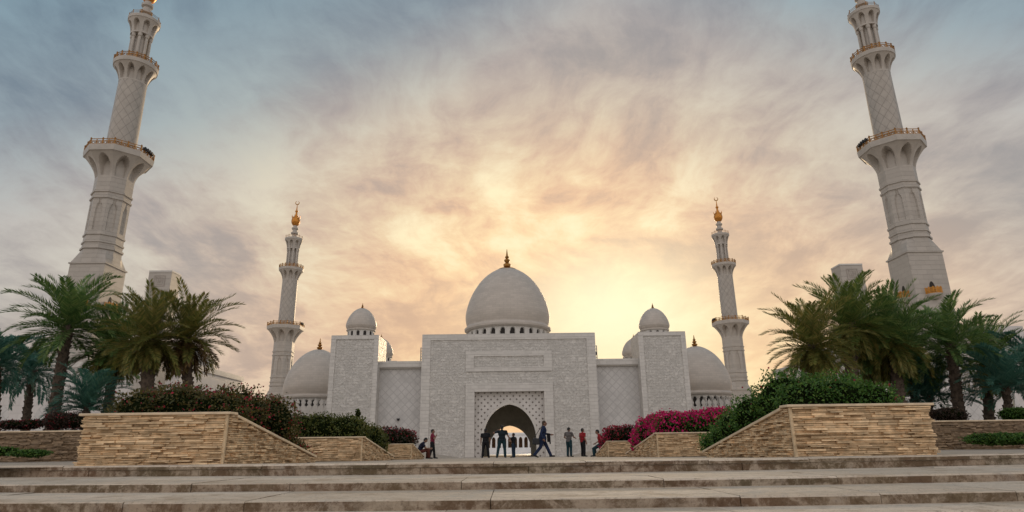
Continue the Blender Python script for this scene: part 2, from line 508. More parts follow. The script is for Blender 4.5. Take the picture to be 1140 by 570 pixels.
# ------------------------------------------------------------------ stone faced planters
def ledger_face(mb, p, q, z0, ztop, nrm, rng):
    """courses of split stone on a wall from p to q (2-D), ztop(t) the top"""
    p, q = Vector(p), Vector(q); L = (q - p).length; d = (q - p) / L; nv = Vector(nrm)
    z = z0
    while True:
        h = rng.choice((.022, .028, .034, .040))
        s = -rng.uniform(0, .2)
        any_ = False
        while s < L:
            w = rng.uniform(.10, .36)
            a, b = max(s, 0), min(s + w - .004, L)
            s += w
            if b - a < .03: continue
            lim = min(ztop(a / L), ztop(b / L))
            if z + .02 > lim: 
                # trim the stone where the coping slopes across it
                ok = [t for t in np.linspace(a, b, 12) if ztop(t / L) > z + .02]
                if len(ok) < 3: continue
                a, b = ok[0], ok[-1]; lim = min(ztop(a / L), ztop(b / L))
            z1 = min(z + h - .007, lim)
            any_ = True
            o = rng.uniform(.0, .05) + (rng.uniform(.02, .07) if rng.random() < .3 else 0)
            j = lambda: rng.uniform(-.003, .003)
            A = p + d * a; B = p + d * b
            bk = [(A, z), (B, z), (B, z1), (A, z1)]
            vs = [(P.x - nv.x * .03, P.y - nv.y * .03, zz) for P, zz in bk] + \
                 [(P.x + nv.x * (o + j() * 3), P.y + nv.y * (o + j() * 3), zz + j()) for P, zz in bk]
            mb.add(vs, [(4, 5, 6, 7), (0, 1, 5, 4), (1, 2, 6, 5), (2, 3, 7, 6), (3, 0, 4, 7)])
        z += h
        if not any_ or z > 3: break

def planter(side, y0, y1, xo, top, label, seed, back=None):
    """side -1 left, +1 right; front face at y0, sloping cheek along x=4.78 from y0 to y1"""
    rng = random.Random(seed)
    xi = 4.78
    zg = gz(y0) ; zt = top
    zb = gz(y1) - .05
    t = thing('stone_planter', (side * xi, y0, zg), label, 'planter', 'stone planters along the approach')
    lo = lambda x, y, z: (x - side * xi, y - y0, z - zg)
    yk = back or y1
    def slope(tt): return zt + (zb + .16 - zt) * tt
    # core of the walls
    w = MB()
    xa, xb = sorted((side * xo, side * xi))
    w.box(lo(xa, y0, zg - .3), lo(xb, y0 + .22, zt))
    tk = .22
    n = 2
    c0 = side * xi; c1 = side * (xi + tk)
    poly = [(y0 + .22, zb - .3), (y0 + .22, slope(.22 / (y1 - y0))), (y1, slope(1)), (y1, zb - .3)]
    vs = [lo(c0, y, z) for y, z in poly] + [lo(c1, y, z) for y, z in poly]
    w.add(vs, [(0, 1, 2, 3), (7, 6, 5, 4)] + [(k, (k + 1) % 4, (k + 1) % 4 + 4, k + 4) for k in range(4)])
    xe = side * xo
    w.box(lo(min(xe, xe - side * tk), y0 + .22, zg - .3), lo(max(xe, xe - side * tk), yk, zt - .002))
    w.build('wall_core', M['backing'], t)
    # split stone skin, one mesh per face
    f = MB()
    ledger_face(f, (xa + .004, y0), (xb - .004, y0), zg + .005, lambda tt: zt - .002, (0, -1), rng)
    fo = f.build('front_stone_face', M['ledger'], t, loc=lo(0, 0, 0))
    f = MB()
    ledger_face(f, (side * xi, y0 + .05), (side * xi, y1), zb + .02, lambda tt: slope(tt) - .002, (-side, 0), rng)
    f.build('sloping_stone_face', M['ledger'], t, loc=lo(0, 0, 0))
    f = MB()
    ledger_face(f, (side * xo, y0 + .05), (side * xo, yk), zg - .1, lambda tt: zt - .004, (side, 0), rng)
    f.build('outer_stone_face', M['ledger'], t, loc=lo(0, 0, 0))
    # smooth corner strips
    k = MB(); x = side * xi
    a = sorted((x - side * .034, x + side * .012))
    k.box(lo(a[0], y0 - .034, zg - .02), lo(a[1], y0 + .012, zt - .003))
    k.build('corner_strip', M['corner'], t)
    # coping: front, sloping cheek and outer side
    c = MB()
    ov = .075
    c.box(lo(xa - ov, y0 - ov, zt), lo(xb + ov, y0 + .26, zt + .042))
    poly = [(y0 + .262, slope(.262 / (y1 - y0))), (y0 + .262, slope(.262 / (y1 - y0)) + .05), (y1 + .12, slope(1.02) + .05), (y1 + .12, slope(1.02))]
    xs_ = sorted((side * (xi - ov), side * (xi + .26)))
    vs = [lo(xs_[0], y, z) for y, z in poly] + [lo(xs_[1], y, z) for y, z in poly]
    c.add(vs, [(0, 1, 2, 3), (7, 6, 5, 4)] + [(q, (q + 1) % 4, (q + 1) % 4 + 4, q + 4) for q in range(4)])
    xs_ = sorted((side * (xo + ov), side * (xo - .26)))
    c.box(lo(xs_[0], y0 + .262, zt), lo(xs_[1], yk, zt + .05))
    c.build('coping', M['coping'], t, bevel=.008)
    s = MB()
    xs_ = sorted((side * (xi + tk), side * (xo - tk)))
    poly = [(y0 + .22, zb - .2), (y0 + .22, zt - .08), (y0 + .8, zt - .1), (y1, zb + .08), (yk, zb + .08), (yk, zb - .2)] if yk > y1 else \
           [(y0 + .22, zb - .2), (y0 + .22, zt - .08), (y0 + .8, zt - .1), (y1, zb + .08), (y1, zb - .2)]
    m_ = len(poly)
    vs = [lo(xs_[0], y, z) for y, z in poly] + [lo(xs_[1], y, z) for y, z in poly]
    s.add(vs, [tuple(range(m_)), tuple(range(m_, 2 * m_))[::-1]] + [(q, (q + 1) % m_, (q + 1) % m_ + m_, q + m_) for q in range(m_)])
    s.build('soil', M['soil'], t)
    return t

planter(-1, 11.0, 16.0, 7.17, .80, 'nearest sandstone planter on the left, standing at the head of the steps', 1)
planter(1, 11.0, 16.0, 7.13, .80, 'nearest sandstone planter on the right, standing at the head of the steps', 2)
planter(-1, 21.2, 26.8, 7.1, .58, 'middle planter of the left row, under the dark green clipped hedge', 3)
planter(1, 21.2, 26.8, 7.3, .58, 'middle planter of the right row, under the bright magenta bougainvillea', 4)
planter(-1, 31.9, 36.3, 7.1, .44, 'farthest planter of the left row, with a man sitting on its sloping end', 5)
planter(1, 31.9, 36.3, 7.3, .44, 'farthest planter of the right row, with a person in red leaning on its end', 6)

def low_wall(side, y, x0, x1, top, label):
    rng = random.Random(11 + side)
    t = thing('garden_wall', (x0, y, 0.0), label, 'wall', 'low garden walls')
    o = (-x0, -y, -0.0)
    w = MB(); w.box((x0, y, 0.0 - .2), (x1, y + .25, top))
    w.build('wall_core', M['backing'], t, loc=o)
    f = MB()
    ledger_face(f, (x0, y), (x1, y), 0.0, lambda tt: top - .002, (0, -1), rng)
    f.build('stone_face', M['darkledger'], t, loc=o)
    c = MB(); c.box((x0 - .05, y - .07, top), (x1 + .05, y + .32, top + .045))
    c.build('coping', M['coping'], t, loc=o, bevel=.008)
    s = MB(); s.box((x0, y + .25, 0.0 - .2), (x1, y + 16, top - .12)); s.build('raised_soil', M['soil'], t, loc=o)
    return t
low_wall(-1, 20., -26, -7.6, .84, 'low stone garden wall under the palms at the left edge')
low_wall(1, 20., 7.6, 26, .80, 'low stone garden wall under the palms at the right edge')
BEDZ = .72

# ------------------------------------------------------------------ minarets
def roct(a):
    return lambda th, z, r: r / math.cos(((th + PI / 8) % (PI / 4)) - PI / 8)

def flare(prof_r0, prof_r1, z0, z1, faces, octagon, arch_hw, arch_z0, arch_spring, arch_apex, rows=26, per=26, power=1.8):
    """widening collar whose ribs leave arched niches against the shaft"""
    mb = MB()
    n = faces * per
    step = 2 * PI / faces
    def rf(th, z, _):
        t = (z - z0) / (z1 - z0)
        r = prof_r0 + (prof_r1 - prof_r0) * max(0, t) ** power
        loc = ((th + step / 2) % step) - step / 2          # 0 in the middle of a face
        u = loc / (step / 2)
        if z < arch_z0: inside = False
        elif z < arch_spring: inside = abs(u) < arch_hw
        else:
            k = (z - arch_spring) / (arch_apex - arch_spring)
            inside = k < 1 and abs(u) < arch_hw * math.sqrt(max(0, 1 - k ** 1.7))
        if inside: r = prof_r0 - .4
        if octagon: r = r / math.cos(loc)
        return r
    prof = [(z0 + (z1 - z0) * j / rows, 1) for j in range(rows + 1)]
    mb.lathe(prof, n, rf=rf)
    return mb

def ring_rail(r, z, h, nposts, octagon, thick=.10, loz=True):
    """ornate balustrade: posts with knobs, rails and crossed bars"""
    mb = MB()
    pts = []
    m = 8 if octagon else nposts
    if octagon:
        vs = [Vector((r / math.cos(PI / 8) * math.cos(PI / 8 + k * PI / 4), r / math.cos(PI / 8) * math.sin(PI / 8 + k * PI / 4), 0)) for k in range(8)]
        per = nposts // 8
        for k in range(8):
            for j in range(per): pts.append(vs[k].lerp(vs[(k + 1) % 8], j / per))
    else: pts = [Vector((r * math.cos(2 * PI * k / nposts), r * math.sin(2 * PI * k / nposts), 0)) for k in range(nposts)]
    N = len(pts)
    for k, p in enumerate(pts):
        q = pts[(k + 1) % N]
        up = lambda v, zz: (v.x, v.y, z + zz)
        big = (not octagon) or k % 2 == 0
        mb.bar(up(p, 0), up(p, h * 1.12 if big else h), thick * (1.7 if big else 1.1), 5)
        if big: mb.bar(up(p, h * 1.1), up(p, h * 1.32), thick * 2.6, 5, thick * .5)
        for zz in (.08, h * .62, h): mb.bar(up(p, zz), up(q, zz), thick, 4, cap=False)
        if loz:
            mm = (p + q) / 2
            for a, b in ((p, mm), (mm, q)):
                mb.bar(up(a, .08), up(b, h * .62), thick * .7, 4, cap=False); mb.bar(up(b, .08), up(a, h * .62), thick * .7, 4, cap=False)
    return mb

# H is the height in the minaret's own frame; parts hang from the root with an offset
A = 7.6
mp = {}
rsq = lambda th: 1 / max(abs(math.cos(th)), abs(math.sin(th)))
b = MB()   # broach and octagonal shaft
W = 7.9
def broach(th, z, r):
    t = min(1, max(0, (z - 22.0) / 3.5))
    return (W / 2 * rsq(th)) * (1 - t) + roct(A)(th, z, A / 2) * t
b.lathe([(21.4, W / 2 + .2), (22.0, W / 2 + .2)], 4, rf=None) if False else None
b.lathe([(22.0 + 3.5 * k / 8, 1) for k in range(9)], 96, rf=broach)
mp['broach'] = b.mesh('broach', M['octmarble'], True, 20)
def shaft_rf(th, z, r):
    loc = ((th + PI / 8) % (PI / 4)) - PI / 8
    u = loc / (PI / 8)
    d = 0
    if 29.9 < z < 36.6:
        k = (z - 34.6) / 2.0
        w = .50 if k < 0 else .50 * math.sqrt(max(0, 1 - k ** 1.8))
        if abs(u) < w: d = .32
    return (r - d) / math.cos(loc)
prof = [(25.45, A / 2 + .3), (25.9, A / 2 + .3), (25.95, A / 2), (26.9, A / 2), (26.95, A / 2 + .22), (27.35, A / 2 + .22), (27.4, A / 2), (28.7, A / 2), (28.75, A / 2 + .22), (29.15, A / 2 + .22), (29.2, A / 2)]
prof += [(29.9 + .22 * k, A / 2) for k in range(31)]
prof += [(37.7, A / 2), (37.75, A / 2 + .25), (38.15, A / 2 + .25), (38.2, A / 2), (39.2, A / 2), (39.25, A / 2 + .25), (39.65, A / 2 + .25), (39.7, A / 2), (43.0, A / 2)]
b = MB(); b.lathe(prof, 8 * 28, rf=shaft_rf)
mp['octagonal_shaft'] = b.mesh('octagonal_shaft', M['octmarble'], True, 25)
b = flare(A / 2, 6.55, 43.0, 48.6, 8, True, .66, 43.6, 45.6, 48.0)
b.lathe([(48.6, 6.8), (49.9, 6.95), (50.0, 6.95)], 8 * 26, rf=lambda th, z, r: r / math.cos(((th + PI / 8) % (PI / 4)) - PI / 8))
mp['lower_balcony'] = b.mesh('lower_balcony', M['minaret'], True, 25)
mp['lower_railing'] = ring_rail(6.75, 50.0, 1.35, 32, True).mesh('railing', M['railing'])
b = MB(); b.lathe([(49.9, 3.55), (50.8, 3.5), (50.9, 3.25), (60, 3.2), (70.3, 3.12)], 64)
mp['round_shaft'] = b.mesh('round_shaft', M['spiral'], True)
b = flare(3.15, 4.8, 69.8, 74.2, 10, False, .68, 70.2, 71.7, 73.7)
b.lathe([(74.2, 4.95), (75.1, 5.08), (75.2, 5.08)], 64)
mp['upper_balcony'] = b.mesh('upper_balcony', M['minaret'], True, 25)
mp['upper_railing'] = ring_rail(4.92, 75.2, 1.25, 18, False).mesh('railing', M['railing'])
b = MB(); b.lathe([(75.1, 2.6), (75.9, 2.55), (76.0, 1.55), (84.2, 1.5)], 40)
for k in range(8):
    th = k * PI / 4 + PI / 8
    b.lathe([(75.9, .5), (76.4, .5), (76.45, .38), (83.0, .36), (83.1, .5), (84.1, .55)], 12, (2.05 * math.cos(th), 2.05 * math.sin(th)))
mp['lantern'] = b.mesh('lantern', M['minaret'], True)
b = flare(2.6, 3.6, 84.0, 88.0, 8, False, .6, 84.6, 86.2, 87.5)
b.lathe([(88.0, 3.7), (88.7, 3.78), (88.8, 3.78)], 64)
mp['lantern_head'] = b.mesh('lantern_head', M['minaret'], True, 25)
mp['top_railing'] = ring_rail(3.58, 88.8, 1.0, 10, False, .05, False).mesh('railing', M['railing'])
b = MB(); b.lathe([(88.7, 1.35), (89.6, 1.3), (90.3, .9), (90.9, .95), (91.1, 1.5), (91.7, 1.55), (91.9, .95), (93.0, .9), (93.3, 1.35), (93.9, 1.4), (94.2, .85), (95.0, .8)], 32)
mp['neck'] = b.mesh('neck', M['minaret'], True)
b = MB(); b.lathe([(94.9, .8), (95.3, 1.3), (96.2, 1.75), (97.0, 1.88), (97.9, 1.75), (98.6, 1.35), (99.0, 1.25), (99.05, .7), (100.2, .45), (101.2, .36), (101.5, .62), (101.9, .66), (102.2, .3), (104.0, .16), (104.9, .12)], 32)
for k in range(8):
    th = k * PI / 4
    b.bar((1.5 * math.cos(th), 1.5 * math.sin(th), 98.3), (1.95 * math.cos(th), 1.95 * math.sin(th), 99.6), .22, 5, .05)
mp['golden_bulb'] = b.mesh('golden_bulb', M['bulb'], True)
b = MB()
cz, n = 105.75, 28
pts = []
for k in range(n + 1):
    a = PI / 2 + .45 + (2 * PI - .9) * k / n
    w = .03 + .15 * math.sin(PI * k / n)
    pts.append(((.8 + w) * math.cos(a), cz + (.8 + w) * math.sin(a), (.8 - w) * math.cos(a), cz + (.8 - w) * math.sin(a)))
for p, q in zip(pts, pts[1:]):
    b.prism([(p[0], p[1]), (q[0], q[1]), (q[2], q[3]), (p[2], p[3])], -.12, .12)
mp['crescent'] = b.mesh('crescent', M['gold'])
b = MB()
for j in range(3):
    b.box((-.25, -.3, .0 + j * .0), (.25, .3, .5)) if j == 0 else None
b.lathe([(.12, .12), (.2, .2), (.55, .34), (.6, .34)], 10)
spk = MB()
spk.bar((0, 0, 0), (0, 0, .9), .06, 6); spk.bar((0, -.2, .9), (0, .55, .95), .16, 8, .42); spk.bar((0, -.34, .9), (0, -.2, .9), .2, 8)
mp['loudspeaker'] = spk.mesh('loudspeaker', M['black'])

def base_mesh(depth):
    b = MB()
    z0 = 22.0 - depth
    h = W / 2
    b.box((-h, -h, z0), (h, h, 21.7)); b.box((-h - .25, -h - .25, 21.7), (h + .25, h + .25, 22.02))
    b.box((-h - .3, -h - .3, z0 - .3), (h + .3, h + .3, z0 + 3))
    return b.mesh('square_base', M['octmarble'])
win = MB()
win.prism(arch_poly(.62, 13.5, 14.9, 8, 11.7), -W / 2 - .03, -W / 2 + .3)
mp['window'] = win.mesh('window', M['opening'])
bal = MB()
bal.lathe([(10.6, .5), (11.1, 1.4), (11.6, 1.75), (11.9, 1.8)], 24, (0, -W / 2))
mp['window_balcony'] = bal.mesh('window_balcony', M['minaret'], True)
rl = MB()
for k in range(25):
    a = -PI + PI * k / 24
    p = (1.65 * math.cos(a), -W / 2 + 1.65 * math.sin(a))
    rl.bar((*p, 11.9), (*p, 13.45 if k % 4 == 0 else 13.2), .075 if k % 4 else .12, 5)
    if k < 24:
        a2 = -PI + PI * (k + 1) / 24; p2 = (1.65 * math.cos(a2), -W / 2 + 1.65 * math.sin(a2))
        for zz in (12.0, 12.4, 12.8, 13.2): rl.bar((*p, zz), (*p2, zz), .075, 4, cap=False)
mp['window_railing'] = rl.mesh('railing', M['giltrail'])

def minaret(x, y, off, ground, label, speakers):
    t = thing('minaret', (x, y, ground), label, 'minaret', 'minarets at the corners of the courtyard')
    dz = off - ground
    L = (0, 0, dz)
    bs = link('square_base', base_mesh(22.0 + dz), t, L)
    for k in range(4):
        wi = link('window', mp['window'], bs); wi.rotation_euler.z = k * PI / 2
        wb = link('window_balcony', mp['window_balcony'], bs); wb.rotation_euler.z = k * PI / 2
        wr = link('window_railing', mp['window_railing'], bs); wr.rotation_euler.z = k * PI / 2
    link('broach', mp['broach'], t, L)
    link('octagonal_shaft', mp['octagonal_shaft'], t, L)
    lb = link('lower_balcony', mp['lower_balcony'], t, L); link('railing', mp['lower_railing'], lb)
    for a in speakers:
        s = link('loudspeaker', mp['loudspeaker'], lb, (6.85 * math.cos(a), 6.85 * math.sin(a), 50.3)); s.rotation_euler.z = a - PI / 2
    link('round_shaft', mp['round_shaft'], t, L)
    ub = link('upper_balcony', mp['upper_balcony'], t, L); link('railing', mp['upper_railing'], ub)
    link('lantern', mp['lantern'], t, L)
    lh = link('lantern_head', mp['lantern_head'], t, L); link('railing', mp['top_railing'], lh)
    link('neck', mp['neck'], t, L)
    gb = link('golden_bulb', mp['golden_bulb'], t, L)
    cr = link('crescent', mp['crescent'], gb)
    return t

spR = [R(a) for a in (-14, -7, 0, 8, 15)]
spL = [PI - a for a in spR]
minaret(-94.4, 140, 19.4, -1.75, 'tall near minaret on the left, its top cut by the frame above the palms', spR)
minaret(94.6, 140, 19.9, -1.75, 'tall near minaret on the right, with two gilded window balconies showing above the palms', spL)
minaret(-93.2, 261, 0, -1.75, 'distant minaret with golden bulb left of the left side dome', spR)
minaret(93.2, 261, -.2, -1.75, 'distant minaret with golden bulb right of the right side dome', spL)

# ------------------------------------------------------------------ domes
DP = [(0, .965), (.12, .99), (.23, 1.0), (.46, .965), (.69, .89), (.92, .772), (1.12, .63), (1.27, .475), (1.36, .345), (1.41, .25), (1.43, .20)]
def smooth_prof(P, n=30, narrow=1.):
    zs = np.array([p[0] for p in P]); rs = np.array([p[1] for p in P])
    d = np.gradient(rs, zs); out = []
    for z in np.linspace(zs[0], zs[-1], n):
        i = min(np.searchsorted(zs, z, 'right') - 1, len(zs) - 2); h = zs[i + 1] - zs[i]; t = (z - zs[i]) / h
        r = (2*t**3-3*t*t+1)*rs[i] + (t**3-2*t*t+t)*h*d[i] + (-2*t**3+3*t*t)*rs[i+1] + (t**3-t*t)*h*d[i+1]
        if z < .25: r -= (1 - z / .25) ** 2 * (1 - narrow) 
        out.append((float(z), float(max(r, .03))))
    return out

def make_dome(parent, c, rad, nwin, drum_h, narrow=1., disk=.24, finial=.5, win_w=.5, columns=False, sub=True):
    """parts of a dome at c (centre of its ring); returns the cupola. sub: drum etc. become sub-parts of the cupola"""
    k = MB()
    k.lathe([(z * rad, r * rad) for z, r in smooth_prof(DP, 34, narrow)], 72)
    rr = .955 - (1 - narrow)
    k.lathe([(-.12 * rad, (rr + .03) * rad), (-.09 * rad, (rr + .065) * rad), (-.05 * rad, (rr + .07) * rad), (-.02 * rad, (rr + .035) * rad), (.02 * rad, (rr + .01) * rad)], 72)
    cup = k.build('dome', M['dome'], parent, True, c)
    pr = cup
    d = MB()
    zb = -.12 * rad - drum_h; zt = -.115 * rad
    rd = (rr - .02) * rad
    step = 2 * PI / nwin
    h = zt - zb
    def rf(th, z, r):
        loc = (((th + step / 2) % step) - step / 2) / (step / 2)
        t = (z - zb) / h
        w = win_w if t < .62 else win_w * math.sqrt(max(0, 1 - ((t - .62) / .26) ** 1.8)) if t < .88 else 0
        return r - (.05 * rad if abs(loc) < w and t > .08 else 0)
    d.lathe([(zb + h * j / 24, rd) for j in range(25)], nwin * 16, rf=rf)
    if columns:
        for q in range(nwin):
            a = (q + .5) * step
            d.lathe([(zb, .035 * rad), (zb + h * .08, .035 * rad), (zb + h * .09, .024 * rad), (zb + h * .72, .022 * rad), (zb + h * .8, .038 * rad)], 8, ((rd + .03 * rad) * math.cos(a), (rd + .03 * rad) * math.sin(a)))
    d.build('drum', M['smooth'], pr, True, sharp=25)
    wn = MB()
    hw = rd * math.sin(step / 2 * win_w) * .96
    wn.prism(arch_poly(hw, zb + h * .62, zb + h * .87, 6, zb + h * .09), -.012 * rad, .02 * rad)
    wm = wn.mesh('window', M['opening'])
    for q in range(nwin):
        a = q * step
        if math.sin(a) > .35: continue
        o = link('window', wm, pr, ((rd - .048 * rad) * math.cos(a), (rd - .048 * rad) * math.sin(a), 0)); o.rotation_euler.z = a + PI / 2
    zt = 1.405 * rad
    f = MB()
    F = finial * rad
    f.lathe([(zt - .01 * rad, disk * rad * .95), (zt + .01 * rad, disk * rad), (zt + .035 * rad, disk * rad * .85), (zt + .05 * rad, .09 * rad), (zt + .16 * F, .05 * rad), (zt + .2 * F, .085 * rad), (zt + .3 * F, .09 * rad), (zt + .36 * F, .035 * rad),
             (zt + .45 * F, .07 * rad), (zt + .5 * F, .07 * rad), (zt + .55 * F, .03 * rad), (zt + .63 * F, .05 * rad), (zt + .7 * F, .025 * rad), (zt + F, .006 * rad)], 20)
    f.build('finial', M['gold'], pr, True)
    return cup

# ------------------------------------------------------------------ gatehouse and facade
FY = 150.
GZ = gz(FY)
HB = 26.45
t = thing('gatehouse', (0, FY, GZ), 'broad central stone gatehouse with a pointed archway, below the largest dome', 'gatehouse')
o = (0, -FY, -GZ)
HX, RX, RT = 20.6, 8.1, 12.95     # half width, recess half width, recess top
w = MB()
for s in (-1, 1):
    a = sorted((s * HX, s * RX)); w.box((a[0], FY, GZ - 1), (a[1], FY + 30, HB))
w.box((-RX, FY, RT), (RX, FY + 30, HB))
w.build('wall', M['carved'], t, loc=o)
# smooth bands standing proud of the carved stone
bd = MB()
for s in (-1, 1):
    a = sorted((s * (HX + .06), s * (HX - 2.0))); bd.box((a[0], FY - .16, GZ - 1), (a[1], FY - .002, HB - 1.3))
    a = sorted((s * (RX + .02), s * (RX + 2.1))); bd.box((a[0], FY - .3, GZ - 1), (a[1], FY - .003, RT))
bd.box((-HX - .06, FY - .18, HB - 1.3), (HX + .06, FY - .002, HB + .12))
bd.box((-RX - 2.1, FY - .3, RT), (RX + 2.1, FY - .003, RT + 1.9))
bd.build('border_band', M['marble'], t, loc=o)
fr = MB()
zf0, zf1 = 17.6, 22.3
for a, b_ in (((-10.2, zf1 - 1.1), (10.2, zf1)), ((-10.2, zf0), (10.2, zf0 + 1.0))): fr.box((a[0], FY - .2, a[1]), (b_[0], FY - .002, b_[1]))
for s in (-1, 1):
    a = sorted((s * 10.2, s * 8.3)); fr.box((a[0], FY - .2, zf0 + 1.0), (a[1], FY - .002, zf1 - 1.1))
fr.build('panel_frame', M['marble'], t, loc=o)
# pierced panel with the pointed arch
AHW, ASP, AAP = 6.1, 2.7, 10.1
def arch_wall(mb, hx, top, y0, y1, hw, spring, apex, foot, mi=0, n=16):
    ap = arch_poly(hw, spring, apex, n, foot)
    left = [p for p in ap if p[0] <= 1e-6]
    for s in (-1, 1):
        q = [(s * abs(x), z) for x, z in left]
        for (xa, za), (xb, zb) in zip(q, q[1:]):
            if abs(xa - xb) < 1e-5 and abs(za - zb) < 1e-5: continue
            # strips from the arch line out to the panel edge
            vs = [(xa, y0, za), (xb, y0, zb), (s * hx, y0, zb), (s * hx, y0, za), (xa, y1, za), (xb, y1, zb), (s * hx, y1, zb), (s * hx, y1, za)]
            mb.add(vs, [(0, 1, 2, 3), (4, 5, 6, 7), (0, 1, 5, 4)], mi)
        mb.add([(s * hx, y0, apex), (0, y0, apex), (0, y0, top), (s * hx, y0, top)], [(0, 1, 2, 3)], mi)
        mb.add([(s * hx, y1, apex), (0, y1, apex), (0, y1, top), (s * hx, y1, top)], [(0, 1, 2, 3)], mi)
pn = MB(); arch_wall(pn, RX, RT, FY + 1.3, FY + 2.1, AHW, ASP, AAP, GZ - 1)
pn.build('pierced_panel', M['pierced'], t, loc=o)
tr = MB()
ap = arch_poly(AHW, ASP, AAP, 16, GZ - 1); ao = arch_poly(AHW + .55, ASP, AAP + .65, 16, GZ - 1)
for k in range(len(ap) - 1):
    tr.prism([ap[k], ap[k + 1], ao[k + 1], ao[k]], FY + 1.12, FY + 1.298)
tr.build('arch_moulding', M['smooth'], t, loc=o)
ps = MB()
ps.box((-RX, FY + 2.1, GZ - 1), (-RX + .3, FY + 28.9, RT)); ps.box((RX - .3, FY + 2.1, GZ - 1), (RX, FY + 28.9, RT)); ps.box((-RX + .3, FY + 2.1, RT - .3), (RX - .3, FY + 28.9, RT - .002))
ps.build('passage_lining', M['inside'], t, loc=o)
iw = MB(); arch_wall(iw, RX, RT, FY + 28.9, FY + 29.9, 5.7, .3, 6.2, GZ - 1)
iw.build('inner_arch', M['inside'], t, loc=o)

# roof ladder cages on both sides of the block
for s, lab in ((1, 'thin steel roof ladder cage on the right flank of the gatehouse'), (-1, 'thin steel roof ladder cage on the left flank of the gatehouse')):
    ld = thing('roof_ladder', (s * (HX + .1), FY + 4, 20.7), lab, 'ladder', 'roof ladders')
    m1 = MB(); m2 = MB()
    for yy in (0, .8):
        for xx in (.15, .85): m1.bar((s * xx, yy, 0), (s * xx, yy, 3.4), .06, 5)
    for zz in (.5, 1.2, 1.9, 2.6, 3.35):
        m2.bar((s * .15, 0, zz), (s * .85, 0, zz), .05, 5); m2.bar((s * .15, .8, zz), (s * .85, .8, zz), .05, 5); m2.bar((s * .85, 0, zz), (s * .85, .8, zz), .05, 5)
    m1.build('upright', M['steel'], ld); m2.build('rung', M['steel'], ld)
    if s > 0:
        m3 = MB(); m3.box((.3, -.25, 1.1), (.75, .1, 1.75)); m3.build('floodlight', M['black'], ld, bevel=.03)

# curtain walls either side
for s, lab in ((-1, 'lower diamond patterned wall between gatehouse and left tower'), (1, 'lower diamond patterned wall between gatehouse and right tower')):
    x0, x1 = sorted((s * HX, s * 31.1))
    cw = thing('curtain_wall', ((x0 + x1) / 2, FY + 3, GZ), lab, 'wall', 'walls linking gatehouse and towers')
    oo = (-(x0 + x1) / 2, -FY - 3, -GZ)
    m = MB(); m.box((x0 + .01, FY + 3, GZ - 1), (x1 - .01, FY + 7, 19.1)); m.build('wall', M['lattice'], cw, loc=oo)
    m = MB(); m.box((x0 + .01, FY + 1.9, 19.1), (x1 - .01, FY + 7.2, 20.55)); m.box((x0 + .01, FY + 2.4, 18.85), (x1 - .01, FY + 2.99, 19.098)); m.build('cornice', M['marble'], cw, loc=oo)
    if s < 0:
        lm = MB(); lm.box((-.35, -.5, -.12), (.35, 0, .12)); lm.bar((0, -.25, -.12), (0, -.25, -.4), .12, 8, .25)
        p = at(443.5, 466.5, FY + 3)
        wl = tag(lm.build('wall_lamp', M['black'], None, loc=(p.x, FY + 2.99, p.z)), 'small dark lamp fixed low on the diamond patterned wall', 'lamp')

# towers with small domes
for s, lab in ((-1, 'square carved tower with a small dome, left of the gatehouse'), (1, 'square carved tower with a small dome, right of the gatehouse')):
    xc = s * 36.6; hw = 5.62
    tw = thing('tower', (xc, FY, GZ), lab, 'tower', 'towers flanking the gatehouse')
    oo = (-xc, -FY, -GZ)
    m = MB(); m.box((xc - hw, FY - .4, GZ - 1), (xc + hw, FY + 9.4, HB)); m.build('wall', M['carved'], tw, loc=oo)
    m = MB()
    for q in (-1, 1):
        a = sorted((xc + q * (hw + .05), xc + q * (hw - 1.1))); m.box((a[0], FY - .56, GZ - 1), (a[1], FY - .402, HB - .9))
    m.box((xc - hw - .05, FY - .57, HB - .9), (xc + hw + .05, FY - .402, HB + .1))
    m.build('border_band', M['marble'], tw, loc=oo)
    p = at(402.3 if s < 0 else 728.3, 364.5, FY + 1.2); p.x = at(402.3 if s < 0 else 728.3, 364.5, FY + 4.6).x
    make_dome(tw, (p.x - xc, 4.6, p.z - GZ), 3.75, 12, 1.7, .93, .2, .42, .46)
for s, lab in ((-1, 'small rear dome half hidden behind the left tower'), (1, 'small rear dome half hidden behind the right tower')):
    p = at(423.6 if s < 0 else 706.7, 397, 190)
    sd = thing('small_dome', (p.x, 190, GZ), lab, 'dome', 'small domes behind the towers')
    make_dome(sd, (0, 0, p.z - GZ), 3.75, 12, 1.7, .93, .2, .42, .46)
    m = MB(); m.box((-6, -5, 0), (6, 5, p.z - GZ - 2.0)); m.build('roof_block', M['marble'], sd)

# great central dome
p = at(565.2, 356.0, 170)
cd = thing('central_dome', (at(565.2, 360.5, 182).x, 182, GZ), 'largest white dome with gold finial, rising behind the gatehouse', 'dome')
make_dome(cd, (0, 0, p.z - GZ), 12.3, 26, 3.6, 1.0, .25, .55, .5)
m = MB(); m.box((-14, -1.9, 24), (14, 14, p.z - GZ - 4.9)); m.build('roof_block', M['marble'], cd)

